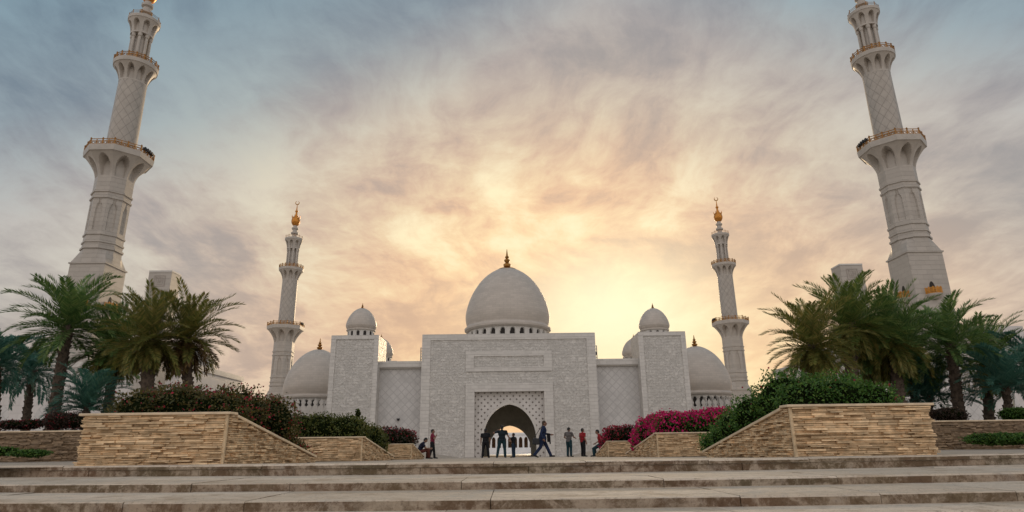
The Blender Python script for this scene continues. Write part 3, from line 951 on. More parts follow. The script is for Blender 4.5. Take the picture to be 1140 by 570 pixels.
# side galleries with parapets and side domes
def merlon_poly(w, h):
    half = [(0.0, h), (.10, h * .86), (.26, h * .74), (.36, h * .6), (.22, h * .46), (.16, h * .38), (.42, h * .26), (.46, h * .1), (.46, 0)]
    return [(-x * w, z) for x, z in half[::-1]] + [(x * w, z) for x, z in half[1:]]
for s, lab in ((-1, 'low white gallery with crested parapet and dome, left of the left tower'), (1, 'low white gallery with crested parapet and dome, right of the right tower')):
    gy = 164.
    x0, x1 = sorted((s * 42.3, s * 80.))
    gl = thing('gallery', (s * 60, gy, GZ), lab, 'building', 'galleries beside the towers')
    oo = (-s * 60, -gy, -GZ)
    zt = at(340 if s < 0 else 790, 457, gy).z
    m = MB(); m.box((x0, gy, GZ - 1), (x1, gy + 30, zt)); m.build('wall', M['wing'], gl, loc=oo)
    m = MB(); m.box((x0, gy - .9, zt - 1.5), (x1, gy - .002, zt + .25)); m.build('ledge', M['smooth'], gl, loc=oo)
    m = MB()
    x = x0 + .9
    while x < x1:
        m.prism([(x + a, zt + .25 + b_) for a, b_ in merlon_poly(1.55, 2.7)], gy - .75, gy - .35); x += 1.5
    m.build('crested_parapet', M['smooth'], gl, loc=oo)
    px, py = (344.5, 438.5) if s < 0 else (786.5, 434.5)
    p = at(px, py, 168); xd = at(352.0 if s < 0 else 778.2, py, 176).x
    make_dome(gl, (xd - s * 60, 176 - gy, p.z - GZ), 8.75, 28, 3.6, .985, .2, .42, .56, True)

# arcade on the far side of the courtyard, seen through the archway
ar = thing('arcade', (0, 268, GZ), 'pale colonnade seen through the archway across the courtyard', 'arcade')
oo = (0, -268, -GZ)
m = MB()
for k in range(-14, 15):
    mm = MB(); arch_wall(mm, 1.1, 5.6, 268, 268.5, .74, 3.6, 4.7, .5)
    m.add([(v[0] + k * 2.2, v[1], v[2]) for v in mm.v], mm.f)
m.box((-33, 267.6, 5.6), (33, 269.4, 6.4))
m.build('arched_wall', M['court'], ar, loc=oo)
m = MB(); m.box((-33, 266.5, GZ - .5), (33, 275, .5)); m.build('plinth', M['court'], ar, loc=oo)
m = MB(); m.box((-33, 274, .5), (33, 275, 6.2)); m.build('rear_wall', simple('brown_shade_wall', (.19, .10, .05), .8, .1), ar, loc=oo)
m = MB(); m.box((-33, 269.4, 6.2), (33, 275, 6.45)); m.build('roof', M['court'], ar, loc=oo)
m = MB(); m.add([(-60, 180.2, GZ + .004), (60, 180.2, GZ + .004), (60, 266.4, GZ + .004), (-60, 266.4, GZ + .004)], [(0, 1, 2, 3)])
structure(m.build('courtyard_floor', M['court']))

# wings and pylons behind the palms
for s in (-1, 1):
    if s < 0: pw = thing('pylon', (0, 0, 0), 'square pale pylon with a carved square emblem, above the left palms', 'pylon', 'pylons rising above the palms'); p = at(179.2, 301, 118)
    else: pw = thing('pylon', (0, 0, 0), 'square pale pylon behind the tallest palm crown on the right', 'pylon', 'pylons rising above the palms'); p = at(947, 293.5, 118)
    pw.location = (p.x, 118, GZ)
    h = p.z - GZ; w2 = 2.2
    m = MB(); m.box((-w2, 0, -.5), (w2, 3.4, h - .3)); m.build('shaft', M['octmarble'], pw)
    m = MB(); m.box((-w2 - .05, -.05, h - .3), (w2 + .05, 3.45, h)); m.build('cap', M['smooth'], pw)
    m = MB()
    z0 = h - 3.2
    for a, b_ in (((-1.1, z0), (1.1, z0 + .15)), ((-1.1, z0 + 2.05), (1.1, z0 + 2.2)), ((-1.1, z0 + .15), (-.95, z0 + 2.05)), ((.95, z0 + .15), (1.1, z0 + 2.05)),
                  ((-.7, z0 + .4), (.7, z0 + .52)), ((-.7, z0 + .8), (-.58, z0 + 1.8)), ((-.7, z0 + 1.68), (.7, z0 + 1.8)), ((.58, z0 + .7), (.7, z0 + 1.68)), ((-.4, z0 + .75), (.3, z0 + .87)),
                  ((-.3, z0 + .95), (-.18, z0 + 1.5)), ((.05, z0 + .95), (.17, z0 + 1.6)), ((.3, z0 + 1.0), (.42, z0 + 1.4))):
        m.box((a[0], -.07, a[1]), (b_[0], -.002, b_[1]))
    m.build('emblem', simple('emblem_stone', (.36, .31, .27), .6, .1), pw)
    wx0, wx1 = sorted((s * 66, s * 150))
    wg = thing('wing_building', (s * 100, 128, GZ), 'plain white wing behind the palms at the %s edge of the view' % ('left' if s < 0 else 'right'), 'building', 'white wings behind the palms')
    m = MB(); m.box((wx0 - s * 100, 0, -.5), (wx1 - s * 100, 30, 18.5)); m.build('wall', M['wing'], wg)
    m = MB(); m.box((wx0 - s * 100 - .3, -.35, 18.5), (wx1 - s * 100 + .3, 30.3, 19.6)); m.build('cornice', M['smooth'], wg)
    m = MB(); m.prism(arch_poly(1.6, 8.2, 11.2, 8, 2.5), -.03, .3)
    wme = m.mesh('window', M['lattice'])
    for k in range(7): link('window', wme, wg, (-24 + k * 8, 0, 0))
    ux = s * 30; 
    bx = sorted((at(1104 if s > 0 else 30, 362, 131).x, at(1138 if s > 0 else -6, 362, 131).x)); bz = at(1120, 363, 131).z - GZ if s > 0 else 20.6
    m = MB(); m.box((bx[0] - s * 100, 3, 19.6), (bx[1] - s * 100, 14, bz)); m.build('roof_block', M['wing'], wg)
    pd = at(203 if s < 0 else 918, 441, 146)
    dd = thing('wing_dome', (pd.x, 146, GZ), 'white dome mostly hidden behind the %s' % ('brown-tipped palm left of the hedge' if s < 0 else 'largest palm on the right'), 'dome', 'domes hidden by the palms')
    make_dome(dd, (0, 0, pd.z - GZ), 7.6, 20, 2.4, .97, .2, .45, .5)
    m = MB(); m.box((-9, -9, 0), (9, 9, pd.z - GZ - 3.2)); m.build('roof_block', M['wing'], dd)

# ------------------------------------------------------------------ plants
GREEN = leaf_mat('hedge_leaf', (0.034, 0.086, 0.016), (0.063, 0.155, 0.025), (0.144, 0.230, 0.041))
DARKG = leaf_mat('dark_hedge_leaf', (.045, .050, .013), (.088, .084, .022), (.165, .115, .034))
OLIVE = leaf_mat('olive_hedge_leaf', (.045, .065, .012), (.085, .105, .020), (.14, .135, .030))
PURPL = leaf_mat('reddish_leaf', (.030, .028, .018), (.060, .034, .026), (.085, .055, .034))
MAGEN = leaf_mat('magenta_bract', (.40, .004, .085), (.60, .012, .14), (.78, .03, .22))
REDF = leaf_mat('dull_red_bract', (.20, .010, .020), (.32, .018, .035), (.42, .03, .06))
CORE = simple('inner_shade', (.008, .012, .004), .95, .4, 6., spec=0.)  # shade inside the hedges put into a near-black colour
PALM = leaf_mat('palm_leaflet', (0.065, 0.137, 0.039), (0.124, 0.215, 0.058), (0.247, 0.312, 0.098))
PALMT = leaf_mat('palm_leaflet_blue', (0.046, 0.143, 0.111), (0.086, 0.208, 0.156), (0.143, 0.273, 0.189))
PALMO = leaf_mat('palm_leaflet_olive', (0.098, 0.124, 0.031), (0.195, 0.202, 0.049), (0.338, 0.260, 0.078))
PALMG = leaf_mat('palm_leaflet_warm', (0.078, 0.137, 0.034), (0.150, 0.215, 0.052), (0.286, 0.299, 0.085))
DEAD = leaf_mat('dry_palm_leaf', (.10, .06, .022), (.16, .095, .035), (.22, .14, .055))
BARK = simple('palm_bark', (.085, .062, .045), .95, .35, 10., island=.3)

def quads_mesh(name, C, A, B, mat):
    """diamond leaves: centre, half length vector, half width vector (numpy n x 3)"""
    n = len(C)
    V = np.empty((n, 4, 3)); V[:, 0] = C - A; V[:, 1] = C + B; V[:, 2] = C + A; V[:, 3] = C - B
    me = bpy.data.meshes.new(name)
    me.vertices.add(n * 4); me.vertices.foreach_set('co', V.reshape(-1))
    me.loops.add(n * 4); me.loops.foreach_set('vertex_index', np.arange(n * 4, dtype=np.int32))
    me.polygons.add(n); me.polygons.foreach_set('loop_start', np.arange(0, n * 4, 4, dtype=np.int32))
    me.update(calc_edges=True); me.validate()
    me.materials.append(mat)
    return me

def leaves(name, blobs, count, size, mat, seed, parent, shell=(.74, 1.10), keep=None, stretch=1.9):
    """leaf cloud over a union of ellipsoids, with an uneven outline"""
    rg = np.random.default_rng(seed)
    Cs = np.array([b[0] for b in blobs]); Rs = np.array([b[1] for b in blobs])
    area = (Rs[:, 0] * Rs[:, 1] + Rs[:, 1] * Rs[:, 2] + Rs[:, 0] * Rs[:, 2]); area = area / area.sum()
    idx = rg.choice(len(blobs), size=int(count * 1.9), p=area)
    d = rg.normal(size=(len(idx), 3)); d /= np.linalg.norm(d, axis=1)[:, None]
    lump = 1 + .10 * np.sin(d[:, 0] * 9 + idx) * np.sin(d[:, 1] * 8 + 2 * idx) + .08 * np.sin(d[:, 2] * 13 + idx * 3)
    r = rg.uniform(*shell, size=len(idx)) * lump + np.where(rg.random(len(idx)) < .05, rg.uniform(0, .26, len(idx)), 0)
    P = Cs[idx] + d * Rs[idx] * r[:, None]
    ok = np.ones(len(P), bool)
    for c, rr in zip(Cs, Rs):
        ok &= (((P - c) / (rr * .70)) ** 2).sum(1) > 1
    if keep is not None: ok &= keep(P, rg)
    P = P[ok][:count]; d = d[ok][:count]
    n = len(P)
    a = rg.normal(size=(n, 3)) + d * .6; a /= np.linalg.norm(a, axis=1)[:, None]
    b = np.cross(a, rg.normal(size=(n, 3))); b /= np.linalg.norm(b, axis=1)[:, None]
    s = size * rg.uniform(.6, 1.35, n)[:, None]
    return link(name, quads_mesh(name, P, a * s, b * s / stretch, mat), parent)

def core(blobs, parent, k=.80):  # dark filler lumps that close the view through the leaves
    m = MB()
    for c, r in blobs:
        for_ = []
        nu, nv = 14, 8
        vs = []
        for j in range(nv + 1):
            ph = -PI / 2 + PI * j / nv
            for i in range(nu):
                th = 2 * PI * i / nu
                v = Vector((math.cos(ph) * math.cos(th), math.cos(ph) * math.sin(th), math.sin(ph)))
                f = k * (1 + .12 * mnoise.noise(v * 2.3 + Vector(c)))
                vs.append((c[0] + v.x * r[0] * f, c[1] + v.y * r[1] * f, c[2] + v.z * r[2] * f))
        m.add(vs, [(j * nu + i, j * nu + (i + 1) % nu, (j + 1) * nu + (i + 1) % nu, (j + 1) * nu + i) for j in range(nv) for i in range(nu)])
    return m.build('dark_core', CORE, parent)

def hedge(loc, blobs, n, size, mat, label, seed, flowers=None, cat='hedge', group='hedges in the stone planters', name='hedge'):
    t = thing(name, loc, label, cat, group)
    L = Vector(loc)
    bl = [((Vector(c) - L)[:], r) for c, r in blobs]
    core(bl, t)
    leaves('foliage', bl, n, size, mat, seed, t)
    for (fm, fn, fs, keep) in (flowers or []):
        leaves('blossom', bl, fn, fs, fm, seed + 50, t, (.98, 1.14), (lambda P, rg, k=keep: k(P + np.array(L), rg)) if keep else None, 1.3)
    return t

def row(side, x0, x1, ys, zt, zb, rx=.62, ry=.62, jitter=.10, seed=0):
    """blobs filling a clipped bed; ys list of (y, top z, bottom z)"""
    rg = random.Random(seed); out = []
    nx = max(2, int(round((x1 - x0) / .62)))
    for (y, t_, b_) in ys:
        for k in range(nx + 1):
            x = x0 + (x1 - x0) * k / nx
            tt = t_ + rg.uniform(-jitter, jitter * .6)
            out.append(((side * x, y + rg.uniform(-.1, .1), (tt + b_) / 2), (rx, ry, (tt - b_) / 2 + .06)))
    return out

# left near hedge
bl = row(-1, 5.5, 6.75, [(12.1, 1.30, .55), (13.0, 1.38, .5)], 0, 0, seed=1) + row(-1, 5.2, 6.6, [(14.0, 1.25, .3)], 0, 0, .6, seed=2) + \
     row(-1, 5.2, 5.7, [(14.8, .84, .1), (15.5, .52, 0)], 0, 0, .42, .45, seed=3)
spots_l = np.array([[-7.4, 12.0, 1.35], [-6.1, 12.2, 1.5], [-5.9, 12.3, 1.42], [-5.4, 13.5, 1.3], [-5.1, 14.6, .95], [-4.95, 15.5, .6]])
def near_spots(S, rad): return lambda P, rg: (np.linalg.norm(P[:, None, :] - S[None], axis=2).min(1) < rad * rg.uniform(.3, 1, len(P)))
hedge((-6.2, 12.2, .7), bl, 30000, .030, DARKG, 'dark hedge with a few dull red flowers, in the nearest left planter', 3, [(REDF, 2600, .022, lambda P, rg: rg.random(len(P)) < np.clip((P[:, 0] + 7.3) * .45, .03, .8)), (MAGEN, 260, .026, near_spots(spots_l, .30))])
# right near hedge
bl = row(1, 5.6, 6.65, [(12.1, 1.36, .55), (13.0, 1.5, .5)], 0, 0, seed=4) + row(1, 5.35, 6.6, [(13.9, 1.22, .3)], 0, 0, .6, seed=5) + \
     row(1, 5.2, 5.8, [(14.8, .94, .1), (15.6, .68, 0), (16.4, .50, 0)], 0, 0, .45, .5, seed=6)
hedge((6.2, 12.2, .7), bl, 34000, .030, GREEN, 'dense green hedge sloping down over the nearest right planter', 4, [(REDF, 500, .024, lambda P, rg: rg.random(len(P)) < .2)])
# middle left: clipped dark
bl = row(-1, 5.5, 7.0, [(22.0, 1.34, .45), (23.0, 1.36, .4)], 0, 0, seed=7) + row(-1, 5.15, 5.7, [(24.2, 1.12, .1), (25.2, .78, 0)], 0, 0, .5, .6, seed=8) + [((-5.28, 22.6, 1.42), (.10, .10, .16))]
hedge((-6.2, 22.4, .5), bl, 14000, .042, OLIVE, 'olive green clipped hedge in the middle planter of the left row', 5)
# middle right: magenta
bl = row(1, 5.5, 7.1, [(22.0, 1.24, .45), (23.0, 1.30, .4)], 0, 0, seed=9) + row(1, 5.15, 5.7, [(24.2, 1.16, .1), (25.2, .80, 0)], 0, 0, .5, .6, seed=10)
def mag(P, rg): return (P[:, 2] > 1.02 + rg.normal(0, .16, len(P))) | ((P[:, 0] < 5.6 + rg.normal(0, .15, len(P))) & (rg.random(len(P)) < .75)) | (rg.random(len(P)) < .10)
hedge((6.2, 22.4, .5), bl, 12000, .042, GREEN, 'bougainvillea hedge covered in bright magenta flowers, right of the walking man', 6, [(MAGEN, 9000, .042, mag)])
# farthest pair
bl = row(-1, 5.4, 7.2, [(32.8, 1.18, .3), (33.8, 1.12, .3)], 0, 0, seed=11) + row(-1, 5.45, 5.8, [(34.6, .72, 0)], 0, 0, .45, .5, seed=12)
hedge((-6.2, 33, .4), bl, 7000, .055, PURPL, 'purple brown hedge in the farthest left planter, above the sitting man', 7, [(REDF, 1500, .04, lambda P, rg: P[:, 2] > .85 + rg.normal(0, .2, len(P)))])
bl = row(1, 5.4, 7.2, [(32.8, 1.16, .3), (33.8, 1.14, .3)], 0, 0, seed=13) + row(1, 5.3, 5.6, [(34.6, .80, 0), (35.4, .5, 0)], 0, 0, .45, .6, seed=14)
def mag2(P, rg): return ((P[:, 2] > .95 + rg.normal(0, .18, len(P))) & (rg.random(len(P)) < .6)) | (P[:, 0] < 5.4 + rg.normal(0, .15, len(P)))
hedge((6.2, 33, .4), bl, 6500, .055, PURPL, 'crimson and dark hedge in the farthest right planter, beside the person in red', 8, [(REDF, 3200, .05, mag2), (MAGEN, 700, .045, mag2)])
# shrubs in the raised beds and at their feet
def shrub(px, py, Y, rx, rz, mat, label, seed, n=4500, size=.03, fl=None, group='low shrubs by the garden walls'):
    p = at(px, py, Y)
    rg = random.Random(seed)
    bl = [((p.x + rg.uniform(-.6, .6) * rx, Y + rg.uniform(-.25, .25), p.z + rg.uniform(-.15, .2) * rz), (rx * .55, .38, rz * rg.uniform(.75, 1.05))) for _ in range(5)]
    hedge((p.x, Y, p.z - rz), bl, n, size, mat, label, seed, fl, 'shrub', group, 'shrub')
shrub(84, 469, 21.2, .75, .26, PURPL, 'low dark shrub between the leaning palm trunk and the nearest left planter', 31, fl=[(REDF, 300, .024, None)])
shrub(26, 473, 21.2, .70, .15, PURPL, 'sparse reddish shrub on the left garden wall below the small palms', 32, 1800, fl=[(REDF, 250, .024, None)])
shrub(32, 505, 18.6, .55, .10, GREEN, 'patch of low green plants at the foot of the left garden wall', 33, 1500)
shrub(6, 503, 18.6, .30, .12, GREEN, 'small green tuft at the far left edge, before the garden wall', 34, 900)
shrub(1118, 489, 18.6, 1.15, .16, GREEN, 'low clipped green strip before the right garden wall', 35, 6500)
shrub(1060, 462, 21.4, .7, .2, PURPL, 'dark low shrub at the foot of the palm with the bare trunk', 36, 3000)
shrub(1128, 462, 21.4, .6, .22, GREEN, 'low green shrub on the right garden wall at the frame edge', 37, 3000)

# ---- palms
def frond(rg, az, el, L, droop, ll, V, F, np_=30, twist=0.):
    """rachis bending under its weight with two ranks of leaflets; returns leaflet arrays"""
    seg = 16
    p = Vector((0, 0, 0)); pts = [p.copy()]; dirs = []
    e = el
    for k in range(seg):
        d = Vector((math.cos(az) * math.cos(e), math.sin(az) * math.cos(e), math.sin(e)))
        dirs.append(d); p = p + d * (L / seg); pts.append(p.copy())
        e -= droop / seg * (0.5 + 1.3 * k / seg)
        e = max(e, -1.45)
        az += twist / seg
    dirs.append(dirs[-1])
    C, A, B = [], [], []
    for k in range(seg):       # rachis as thin flat kites
        q = (pts[k] + pts[k + 1]) / 2; hl = (pts[k + 1] - pts[k]) * .52
        s = dirs[k].cross(Vector((0, 0, 1)));
        if s.length < .05: s = Vector((1, 0, 0))
        s.normalize()
        w = .028 * (1 - .8 * k / seg)
        for ss in (s, s.cross(dirs[k])): C.append(q); A.append(hl * 1.25); B.append(ss * w)
    for j in range(np_):
        t = .10 + .90 * (j + rg.random() * .5) / np_
        i = min(int(t * seg), seg - 1); fr = t * seg - i
        q = pts[i].lerp(pts[i + 1], min(fr, 1)); d = dirs[i]
        s = d.cross(Vector((0, 0, 1)))
        if s.length < .05: s = Vector((math.sin(az), -math.cos(az), 0))
        s.normalize(); up = s.cross(d)
        ln = ll * (.42 + .58 * math.sin(PI * min(1, .10 + t * .84))) * rg.uniform(.85, 1.1)
        for sg in (-1, 1):
            fw = .78 + .85 * t + rg.uniform(-.12, .12)
            v = (s * sg + d * fw + up * rg.uniform(.20, .75)).normalized()
            v = (v + Vector((0, 0, -.16 * rg.random()))).normalized()
            n = v.cross(up + s * rg.uniform(-.5, .5)).normalized()
            C.append(q + v * ln / 2); A.append(v * ln / 2); B.append(n * (.016 + .010 * rg.random()))
    return C, A, B

def crown_mesh(name, seed, nf, L, el0, el1, droop, ll, mat, np_=52):
    rg = random.Random(seed)
    C, A, B = [], [], []
    for k in range(nf):
        t = (k + .5) / nf
        az = k * 2.39996 + rg.uniform(-.25, .25)
        el = el0 + (el1 - el0) * t ** 1.1 + rg.uniform(-.10, .10)
        c, a, b = frond(rg, az, el, L * rg.uniform(.82, 1.1) * (.78 + .22 * math.sin(PI * min(1, t * 1.5 + .15))), droop * rg.uniform(.6, 1.4), ll, None, None, np_, rg.uniform(-.35, .35))
        off = Vector((math.cos(az) * .12, math.sin(az) * .12, .15 - .45 * t))
        C += [x + off for x in c]; A += a; B += b
    return quads_mesh(name, np.array(C), np.array(A), np.array(B), mat)

CR = {
    'green': crown_mesh('crown', 1, 54, 2.5, 1.47, -.40, .90, .45, PALM),
    'green2': crown_mesh('crown', 2, 60, 2.4, 1.45, -.55, .80, .45, PALM),
    'olive': crown_mesh('crown', 3, 58, 2.5, 1.45, -.55, .85, .45, PALMO),
    'mixed': crown_mesh('crown', 9, 62, 2.5, 1.45, -.45, .75, .46, PALMG),
    'tall': crown_mesh('crown', 10, 44, 2.6, 1.5, .05, .85, .43, PALM),
    'teal': crown_mesh('crown', 4, 44, 2.1, 1.4, -.4, 1.2, .40, PALMT),
    'bush': crown_mesh('crown', 5, 44, 2.2, 1.45, .0, 1.25, .42, PALMT),
    'dry': crown_mesh('dead_fronds', 6, 30, 2.0, -.3, -1.2, .6, .38, DEAD),
    'dryd': crown_mesh('dead_fronds', 8, 26, 1.9, -.4, -1.2, .7, .38, PALMO),
}
def trunk_mesh(h, r, seed):
    m = MB(); rg = random.Random(seed)
    # ringed core with leaf-base stubs spiralling round it
    m.lathe([(h * k / 24 - (.3 if k == 0 else 0), r * (1.15 - .3 * k / 24 + (.25 * (1 - k / 3) if k < 3 else 0) + (.12 if k > 20 else 0))) for k in range(25)], 14)
    n = int(h / .055)
    for k in range(n):
        z = h * k / n; a = k * 2.39996
        rr = r * (1.12 - .3 * z / h) + .0
        c, s = math.cos(a), math.sin(a)
        w = .085; o = rg.uniform(.04, .075) * (1 + (.8 if z > h * .8 else 0))
        tx, ty = -s, c
        vs = [(c * rr * .9 + tx * w, s * rr * .9 + ty * w, z - .02), (c * rr * .9 - tx * w, s * rr * .9 - ty * w, z - .02),
              (c * (rr + o) - tx * w * .6, s * (rr + o) - ty * w * .6, z + .12), (c * (rr + o) + tx * w * .6, s * (rr + o) + ty * w * .6, z + .12),
              (c * rr * .9 + tx * w * .6, s * rr * .9 + ty * w * .6, z + .15), (c * rr * .9 - tx * w * .6, s * rr * .9 - ty * w * .6, z + .15)]
        m.add(vs, [(0, 1, 2, 3), (3, 2, 5, 4), (0, 3, 4), (1, 5, 2)])
    return m.mesh('trunk', BARK)

def palm(foot, head, Y, kind, scale, label, seed, dry=None, rt=.20, zf=BEDZ - .05):
    h = at(*head, Y); f = at(*foot, Y)
    base = Vector((f.x, Y, zf))
    t = thing('date_palm', base, label, 'palm tree', 'date palms beside the approach')
    ax = h - base; H = ax.length
    tr = link('trunk', trunk_mesh(H, rt * .68, seed), t)
    tr.rotation_euler = ax.to_track_quat('Z', 'Y').to_euler()
    c = link('crown', CR[kind], t, ax); c.scale = (scale,) * 3; c.rotation_euler = (rnd.uniform(-.08, .08), rnd.uniform(-.08, .08), seed * 1.7)
    if dry:
        d = link('dead_fronds', CR[dry], t, ax); d.scale = (scale * .95,) * 3; d.rotation_euler.z = seed * 2.3
    return t

palm((58, 474), (76, 362), 24, 'green', .98, 'tall palm with a leaning bare trunk, leftmost of the large palms', 1, None, .27)
palm((30, 474), (36, 412), 29, 'teal', .92, 'small bluish palm standing in front of the white wall, left of the leaning trunk', 2, None, .22)
palm((-2, 474), (-4, 405), 25, 'teal', .95, 'palm cut by the left frame edge, only half of its crown in view', 3, None, .20)
palm((120, 466), (128, 388), 25.5, 'green2', .92, 'dark palm between the leaning palm and the thick trunked palm', 4, 'dryd', .24)
palm((166, 470), (165, 376), 21.5, 'olive', .78, 'thick trunked palm in front of the square pylon, behind the left hedge', 5, 'dryd', .30)
palm((212, 470), (208, 376), 22.5, 'olive', .80, 'palm with brown dry lower fronds, rightmost of the left group', 6, 'dry', .24)
palm((98, 466), (97, 450), 22.5, 'bush', .74, 'stemless bluish palm between two trunks on the left', 7, None, .14)
palm((948, 470), (946, 360), 21.5, 'mixed', .78, 'largest dark palm on the right, in front of the square pylon', 8, 'dryd', .28)
palm((908, 470), (904, 384), 20, 'olive', .74, 'palm with yellowish fronds, leftmost of the right group', 16, 'dryd', .22)
palm((972, 470), (970, 388), 23.5, 'green2', .86, 'palm directly behind the right hedge, right of the largest palm', 9, 'dryd', .24)
palm((1003, 470), (994, 378), 22.5, 'tall', .88, 'palm with upright fronds before the base of the right near minaret', 10, 'dryd', .26)
palm((1020, 470), (1014, 398), 26, 'green2', .94, 'palm half hidden between the upright palm and the bare trunk', 17, 'dryd', .22)
palm((1068, 468), (1058, 382), 23.5, 'green', .84, 'palm with a clear bare trunk above the right garden wall', 11, None, .25)
palm((1100, 470), (1098, 402), 26, 'tall', .88, 'palm right of the bare trunk, before the white roof block', 12, 'dryd', .24)
palm((1122, 470), (1120, 428), 22.5, 'bush', .86, 'stemless bluish palm at the right edge under the taller crowns', 13, None, .16)
palm((1034, 470), (1034, 440), 25.5, 'bush', .95, 'stemless palm behind the bare trunk, its fronds against the white wall', 14, None, .16)
palm((1148, 470), (1152, 408), 25, 'teal', .95, 'bluish palm cut by the right frame edge', 15, None, .2)
p = at(55, 474, 21.5)
fr = thing('metal_frame', (p.x, 21.5, BEDZ), 'thin dark metal frame standing beside the leaning palm trunk', 'frame')
m = MB()
for dx in (-.04, .06): m.bar((dx - .0, 0, -.1), (dx + .03, 0, .95), .014, 6)
m.build('post', M['black'], fr)
m = MB(); m.bar((-.01, 0, .95), (.09, 0, .95), .014, 6); m.build('crossbar', M['black'], fr)

# ------------------------------------------------------------------ people
SKIN = simple('skin', (.24, .13, .085), .55, .08, 20.)
HAIR = simple('black_hair', (.012, .010, .009), .6, .3, 60.)
SHOE = simple('dark_shoe', (.02, .018, .017), .5, .2, 30.)
def cloth(name, c, check=None):
    m, t = material(name, .85, .2)
    no = t.noise(t.obj, 14, 5, .6, .4)
    col = t.mix(t.rng(no, .35, .7), tuple(x * .7 for x in c), tuple(min(1, x * 1.15) for x in c))
    if check:
        s = t.node('ShaderNodeSeparateXYZ'); t.put(s.inputs[0], t.obj)
        f = t.m('MAXIMUM', t.m('LESS_THAN', t.m('FRACT', t.m('MULTIPLY', s.outputs[2], 11.0)), .22), t.m('LESS_THAN', t.m('FRACT', t.m('MULTIPLY', t.m('ADD', s.outputs[0], s.outputs[1]), 11.0)), .2))
        col = t.mix(t.m('MULTIPLY', f, .75), col, check)
    t.put(t.b.inputs['Base Color'], col); bump(t, no, .5, .02)
    return m

def blob_mesh(parts, voxel, name, mat, smooth=4):
    """union of tapered limbs and ellipsoids turned into one continuous surface"""
    bm = bmesh.new()
    for pt in parts:
        if pt[0] == 'e':
            _, c, r, rot = pt
            mx = Matrix.Translation(c) @ (rot.to_matrix().to_4x4() if rot else Matrix()) @ Matrix.Diagonal((*r, 1))
            bmesh.ops.create_uvsphere(bm, u_segments=20, v_segments=12, radius=1, matrix=mx)
        else:
            _, a, b, ra, rb = pt
            a, b = Vector(a), Vector(b); d = b - a
            if d.length > 1e-4:
                mx = Matrix.Translation((a + b) / 2) @ d.to_track_quat('Z', 'Y').to_matrix().to_4x4()
                bmesh.ops.create_cone(bm, cap_ends=True, segments=16, radius1=ra, radius2=rb, depth=d.length, matrix=mx)
            for c, r in ((a, ra), (b, rb)): bmesh.ops.create_uvsphere(bm, u_segments=14, v_segments=10, radius=r, matrix=Matrix.Translation(c))
    me = bpy.data.meshes.new(name); bm.to_mesh(me); bm.free()
    o = bpy.data.objects.new(name, me); COL.objects.link(o)
    r = o.modifiers.new('r', 'REMESH'); r.mode = 'VOXEL'; r.voxel_size = voxel
    s = o.modifiers.new('s', 'SMOOTH'); s.iterations = smooth; s.factor = .5
    dg = bpy.context.evaluated_depsgraph_get()
    out = bpy.data.meshes.new_from_object(o.evaluated_get(dg))
    bpy.data.objects.remove(o); bpy.data.meshes.remove(me)
    out.name = name; out.materials.clear(); out.materials.append(mat)
    out.polygons.foreach_set('use_smooth', [True] * len(out.polygons))
    return out

def hand(parts, wrist, d, palm_n, side, curl=.5):
    """palm, four unequal bent fingers and a thumb; d along the hand, palm_n out of the palm"""
    d = Vector(d).normalized(); n = Vector(palm_n); n = (n - d * n.dot(d)).normalized(); s = d.cross(n) * side
    w = Vector(wrist)
    pc = w + d * .055
    parts.append(('e', pc, (.040, .056, .017), Matrix((s, d, n)).transposed().to_quaternion()))
    for k, (off, ln) in enumerate(((-.028, .066), (-.009, .078), (.010, .072), (.028, .056))):
        a = w + d * .098 + s * off
        d1 = (d + n * curl * .7).normalized(); b = a + d1 * ln * .5
        d2 = (d + n * curl * 2.0).normalized(); c = b + d2 * ln * .5
        parts.append(('c', a - d * .02, b, .0095, .0088)); parts.append(('c', b, c, .0088, .0075))
    a = w + d * .035 - s * .034
    b = a + (d * .6 - s * .7 + n * .3).normalized() * .04
    c = b + (d * .9 - s * .1 + n * .5).normalized() * .032
    parts.append(('c', a, b, .012, .0105)); parts.append(('c', b, c, .0105, .0085))

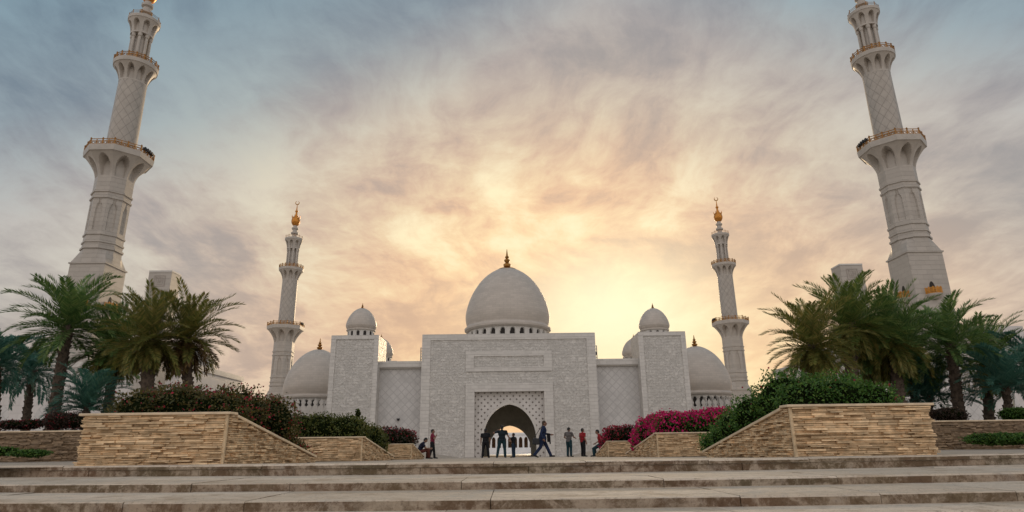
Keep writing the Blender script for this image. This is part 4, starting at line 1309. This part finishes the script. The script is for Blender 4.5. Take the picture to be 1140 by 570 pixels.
def person(loc, rz, J, label, shirt, trousers, scale=1., hair=HAIR, sleeve=.55, look=(0, 0), coat=False, curl=.6):
    """J: joint positions in the figure's own frame (x to its right, y forward, z up, metres)"""
    t = thing('person', loc, label, 'person', 'people at the far end of the approach', rz)
    V = {k: Vector(v) for k, v in J.items()}
    hip, chest, neck, head = V['hip'], V['chest'], V['neck'], V['head']
    sh = (V['shR'] - V['shL']).normalized()
    up = (neck - hip).normalized()
    tor = Matrix((sh, up.cross(sh), up)).transposed().to_quaternion()
    hq = Euler((look[1], 0, look[0])).to_quaternion()
    def torso(k):
        mid = hip.lerp(chest, .45)
        return [('e', hip, (.165 + k, .115 + k, .12), tor), ('e', mid, (.150 + k, .105 + k, .16), tor), ('e', chest, (.175 + k, .118 + k, .18), tor),
                ('c', chest + up * .10, neck, .085 + k, .058 + k * .4), ('c', V['shL'], V['shR'], .062 + k, .062 + k)]
    def leg(s, k, full=True):
        return [('c', V['hip'] + sh * (.085 * s), V['kn' + 'LR'[s > 0]], .088 + k, .056 + k), ('c', V['kn' + 'LR'[s > 0]], V['an' + 'LR'[s > 0]], .056 + k, .040 + k * 1.3)]
    def arm(s, k, cut=2.):
        c = 'LR'[s > 0]; a, e, w = V['sh' + c], V['el' + c], V['wr' + c]
        if cut <= 1: return [('c', a, a.lerp(e, cut), .052 + k, .046 + k)]
        return [('c', a, e, .050 + k, .040 + k), ('c', e, e.lerp(w, min(1, cut - 1)), .040 + k, .029 + k)]
    body = torso(0)
    for s in (-1, 1):
        body += leg(s, 0) + arm(s, 0)
        c = 'LR'[s > 0]
        wr, el = V['wr' + c], V['el' + c]
        hand(body, wr, (wr - el) + Vector(J.get('hd' + c, (0, 0, 0))), J.get('pn' + c, (-s, .2, 0)), s, curl)
        an = V['an' + c]; ft = Vector(J.get('ft' + c, (0, 1, 0))).normalized()
        body.append(('c', an + Vector((0, 0, -.035)), an + ft * .13 + Vector((0, 0, -.05)), .036, .030))
    body.append(('c', neck - up * .03, head, .052, .050))
    R3 = hq.to_matrix()
    def hp(x, y, z): return head + R3 @ Vector((x, y, z))
    body += [('e', hp(0, -.005, .035), (.075, .095, .105), hq), ('e', hp(0, .03, -.035), (.055, .062, .075), hq), ('c', hp(0, .085, .02), hp(0, .108, -.012), .010, .016),
             ('e', hp(-.077, 0, .0), (.012, .022, .032), hq), ('e', hp(.077, 0, .0), (.012, .022, .032), hq), ('e', hp(0, .082, -.05), (.026, .014, .009), hq)]
    bo = link('body', blob_mesh(body, .0095, 'body', SKIN, 3), t); 
    eyes = MB()
    for s in (-1, 1):
        q = hp(.03 * s, .083, .022); eyes.bar(q, q + R3 @ Vector((0, .008, 0)), .010, 8)
    eyes.build('eyes', SHOE, t)
    hr = [('e', hp(0, -.022, .058), (.082, .095, .098), hq), ('e', hp(0, -.055, .0), (.070, .055, .07), hq)]
    link('hair', blob_mesh(hr, .012, 'hair', hair, 2), t)
    shp = torso(.018)
    for s in (-1, 1): shp += arm(s, .016, sleeve if not coat else 1.95)
    if coat: shp += [('c', hip + up * .02, hip - Vector((0, 0, .10)), .17, .165)]
    link('jacket' if coat else 'shirt', blob_mesh(shp, .014, 'shirt', shirt, 4), t)
    tp = [('e', hip - up * .02, (.172, .128, .12), tor)]
    for s in (-1, 1): tp += leg(s, .018)
    link('trousers', blob_mesh(tp, .014, 'trousers', trousers, 4), t)
    shm = []
    for s in (-1, 1):
        c = 'LR'[s > 0]; an = V['an' + c]; ft = Vector(J.get('ft' + c, (0, 1, 0))).normalized()
        shm.append(('c', an + Vector((0, 0, -.03)) - ft * .03, an + ft * .15 + Vector((0, 0, -.05)), .048, .040))
    link('shoes', blob_mesh(shm, .012, 'shoes', SHOE, 2), t)
    t.scale = (scale * 1.14, scale * 1.14, scale)
    return t

def stand(**kw):
    J = dict(hip=(0, 0, .93), chest=(0, .01, 1.27), neck=(0, 0, 1.47), head=(0, .02, 1.60), shL=(-.19, 0, 1.40), shR=(.19, 0, 1.40),
             elL=(-.24, -.02, 1.13), elR=(.24, -.02, 1.13), wrL=(-.25, .05, .89), wrR=(.25, .05, .89),
             knL=(-.10, .02, .50), knR=(.10, .02, .50), anL=(-.11, 0, .09), anR=(.11, 0, .09), ftL=(-.2, 1, 0), ftR=(.2, 1, 0))
    J.update(kw); return J

def spot(px, Y):
    x = at(px, 508, Y).x
    return (x, Y, gz(Y))

blue = cloth('navy_suit', (.020, .032, .075)); jean = cloth('dark_teal_jeans', (.016, .045, .055)); jean2 = cloth('blue_jeans', (.018, .035, .060))
blk = cloth('black_cloth', (.016, .016, .018)); redc = cloth('red_check_cloth', (.26, .03, .055), (.10, .02, .04)); red = cloth('red_cloth', (.30, .022, .026))
grey = cloth('grey_cloth', (.13, .115, .11)); teal = cloth('dark_teal_cloth', (.014, .024, .030)); navy = cloth('dark_blue_cloth', (.02, .022, .045)); rust = cloth('rust_brown_cloth', (.12, .035, .026))
BROWN = simple('brown_hair', (.05, .028, .016), .6, .3, 60.)

# man in red check, facing right, hand at his face
person(spot(481, 40.5), -PI / 2, stand(wrR=(.10, .22, 1.38), elR=(.25, .14, 1.16), hdR=(0, .02, .15), pnR=(0, -1, 0), knL=(-.10, .08, .5), anL=(-.11, .12, .09), anR=(.11, -.14, .09), knR=(.10, -.04, .5)),
       'standing man in a red checked shirt and black trousers, hand raised to his face', redc, blk, 1.0)
# figure in the shadow of the arch
person(spot(540.5, 39.), 0, stand(anL=(-.17, 0, .09), anR=(.17, 0, .09), knL=(-.13, .02, .5), knR=(.13, .02, .5)),
       'standing figure in dark clothes, legs apart, against the dark left side of the archway', blk, blk, .96)
# man with his back to us lifting an arm
person(spot(559, 37.6), 0, stand(anL=(-.24, .0, .09), anR=(.15, 0, .09), knL=(-.18, .02, .5), knR=(.13, .02, .5), elL=(-.42, .06, 1.33), wrL=(-.22, .22, 1.46), pnL=(0, -1, 0), elR=(.30, -.02, 1.16), wrR=(.40, .06, .96)),
       'man seen from behind in a dark shirt, legs apart, left arm raised before the archway', teal, jean, 1.03)
# shorter figure in black
person(spot(572, 39.8), R(62), stand(elR=(.24, .14, 1.14), wrR=(.12, .32, 1.22), elL=(-.24, .12, 1.14), wrL=(-.10, .32, 1.2), pnL=(1, 0, 0), pnR=(-1, 0, 0)),
       'shorter person in a black top and blue jeans, facing left with hands raised in front', blk, jean2, .82)
# walking man
wm = person(spot(604.5, 33.6), -PI / 2, stand(hip=(0, 0, .90), chest=(0, .05, 1.25), neck=(0, .06, 1.45), head=(0, .10, 1.58), shL=(-.19, .04, 1.38), shR=(.19, .06, 1.38),
            elL=(-.25, .10, 1.12), wrL=(-.22, .34, 1.08), elR=(.25, -.08, 1.12), wrR=(.26, .02, .88), knL=(-.09, .18, .50), anL=(-.10, .34, .10), knR=(.09, -.10, .48), anR=(.10, -.36, .13), ftR=(0, 1, -.3), ftL=(0, 1, .1)),
       'striding man in a navy suit, largest of the figures', blue, blue, 1.05, BROWN, coat=True)
x, y, z = spot(597.5, 33.3)
bg = thing('shoulder_bag', (x, y, z + .62), 'dark shoulder bag hanging at the hip of the striding man', 'bag')
m = MB(); m.box((-.20, -.06, 0), (.16, .06, .32)); m.build('pouch', M['black'], bg, bevel=.05)
m = MB()
for a, b_ in (((-.12, 0, .31), (.12, .02, .68)), ((.12, .02, .68), (.32, .14, .93)), ((.13, 0, .31), (.30, .2, .88))): m.bar(a, b_, .016, 6)
m.build('strap', M['black'], bg)
x, y, z = spot(611, 33.6)
jk = MB()
for k in range(9):
    u = k / 8
    ring = []
jp = [('e', Vector((0, 0, .40)), (.085, .10, .05), None), ('c', (-.03, 0, .38), (-.02, .02, .05), .055, .05), ('c', (.05, 0, .38), (.08, 0, -.06), .05, .04), ('c', (.06, .05, .36), (.07, .06, .02), .045, .04)]
jm = link('folded_jacket', blob_mesh(jp, .014, 'folded_jacket', blk, 3), None, (x, y - .12, z + .74))
tag(jm, 'dark jacket carried over the forearm of the striding man', 'jacket')
# man with a phone
ph = person(spot(634, 40.4), R(-40), stand(elR=(.26, .10, 1.15), wrR=(.20, .34, 1.10), pnR=(0, -.2, 1), elL=(-.30, .02, 1.16), wrL=(-.24, .22, 1.04)),
       'man in a grey shirt and teal jeans looking down at his hand', grey, jean, 1.0, look=(0, -.35))
# red shirt
person(spot(649.5, 41.2), R(-60), stand(), 'standing man in a plain red shirt and dark trousers, arms at his sides', red, blk, .98)
# leaning against the planter
x, y, z = spot(664.5, 36.6)
person((x, y, z), R(75), stand(hip=(0, -.22, .66), chest=(0, -.20, 1.0), neck=(0, -.14, 1.2), head=(0, -.08, 1.33), shL=(-.19, -.18, 1.12), shR=(.19, -.18, 1.12), elL=(-.28, -.32, .90), wrL=(-.24, -.40, .70), elR=(.26, -.12, .86), wrR=(.16, .05, .74),
       knL=(-.10, .14, .44), anL=(-.11, .12, .09), knR=(.10, .12, .44), anR=(.11, .06, .09)), 'person in a red top and jeans leaning back against the far right planter', red, jean, .98, look=(0, -.3))
# seated man
x, y, z = spot(468.6, 36.0)
person((x, y, z), R(-80), stand(hip=(0, -.12, .36), chest=(0, .02, .68), neck=(0, .12, .86), head=(0, .20, .97), shL=(-.19, .06, .80), shR=(.19, .06, .80), elL=(-.24, .22, .56), wrL=(-.12, .42, .56), elR=(.24, .22, .56), wrR=(.12, .42, .54),
       knL=(-.12, .32, .50), anL=(-.12, .30, .09), knR=(.12, .34, .48), anR=(.12, .38, .09)), 'man in a dark blue top sitting hunched on the sloping end of the left planter', navy, rust, 1.0, look=(0, -.5))
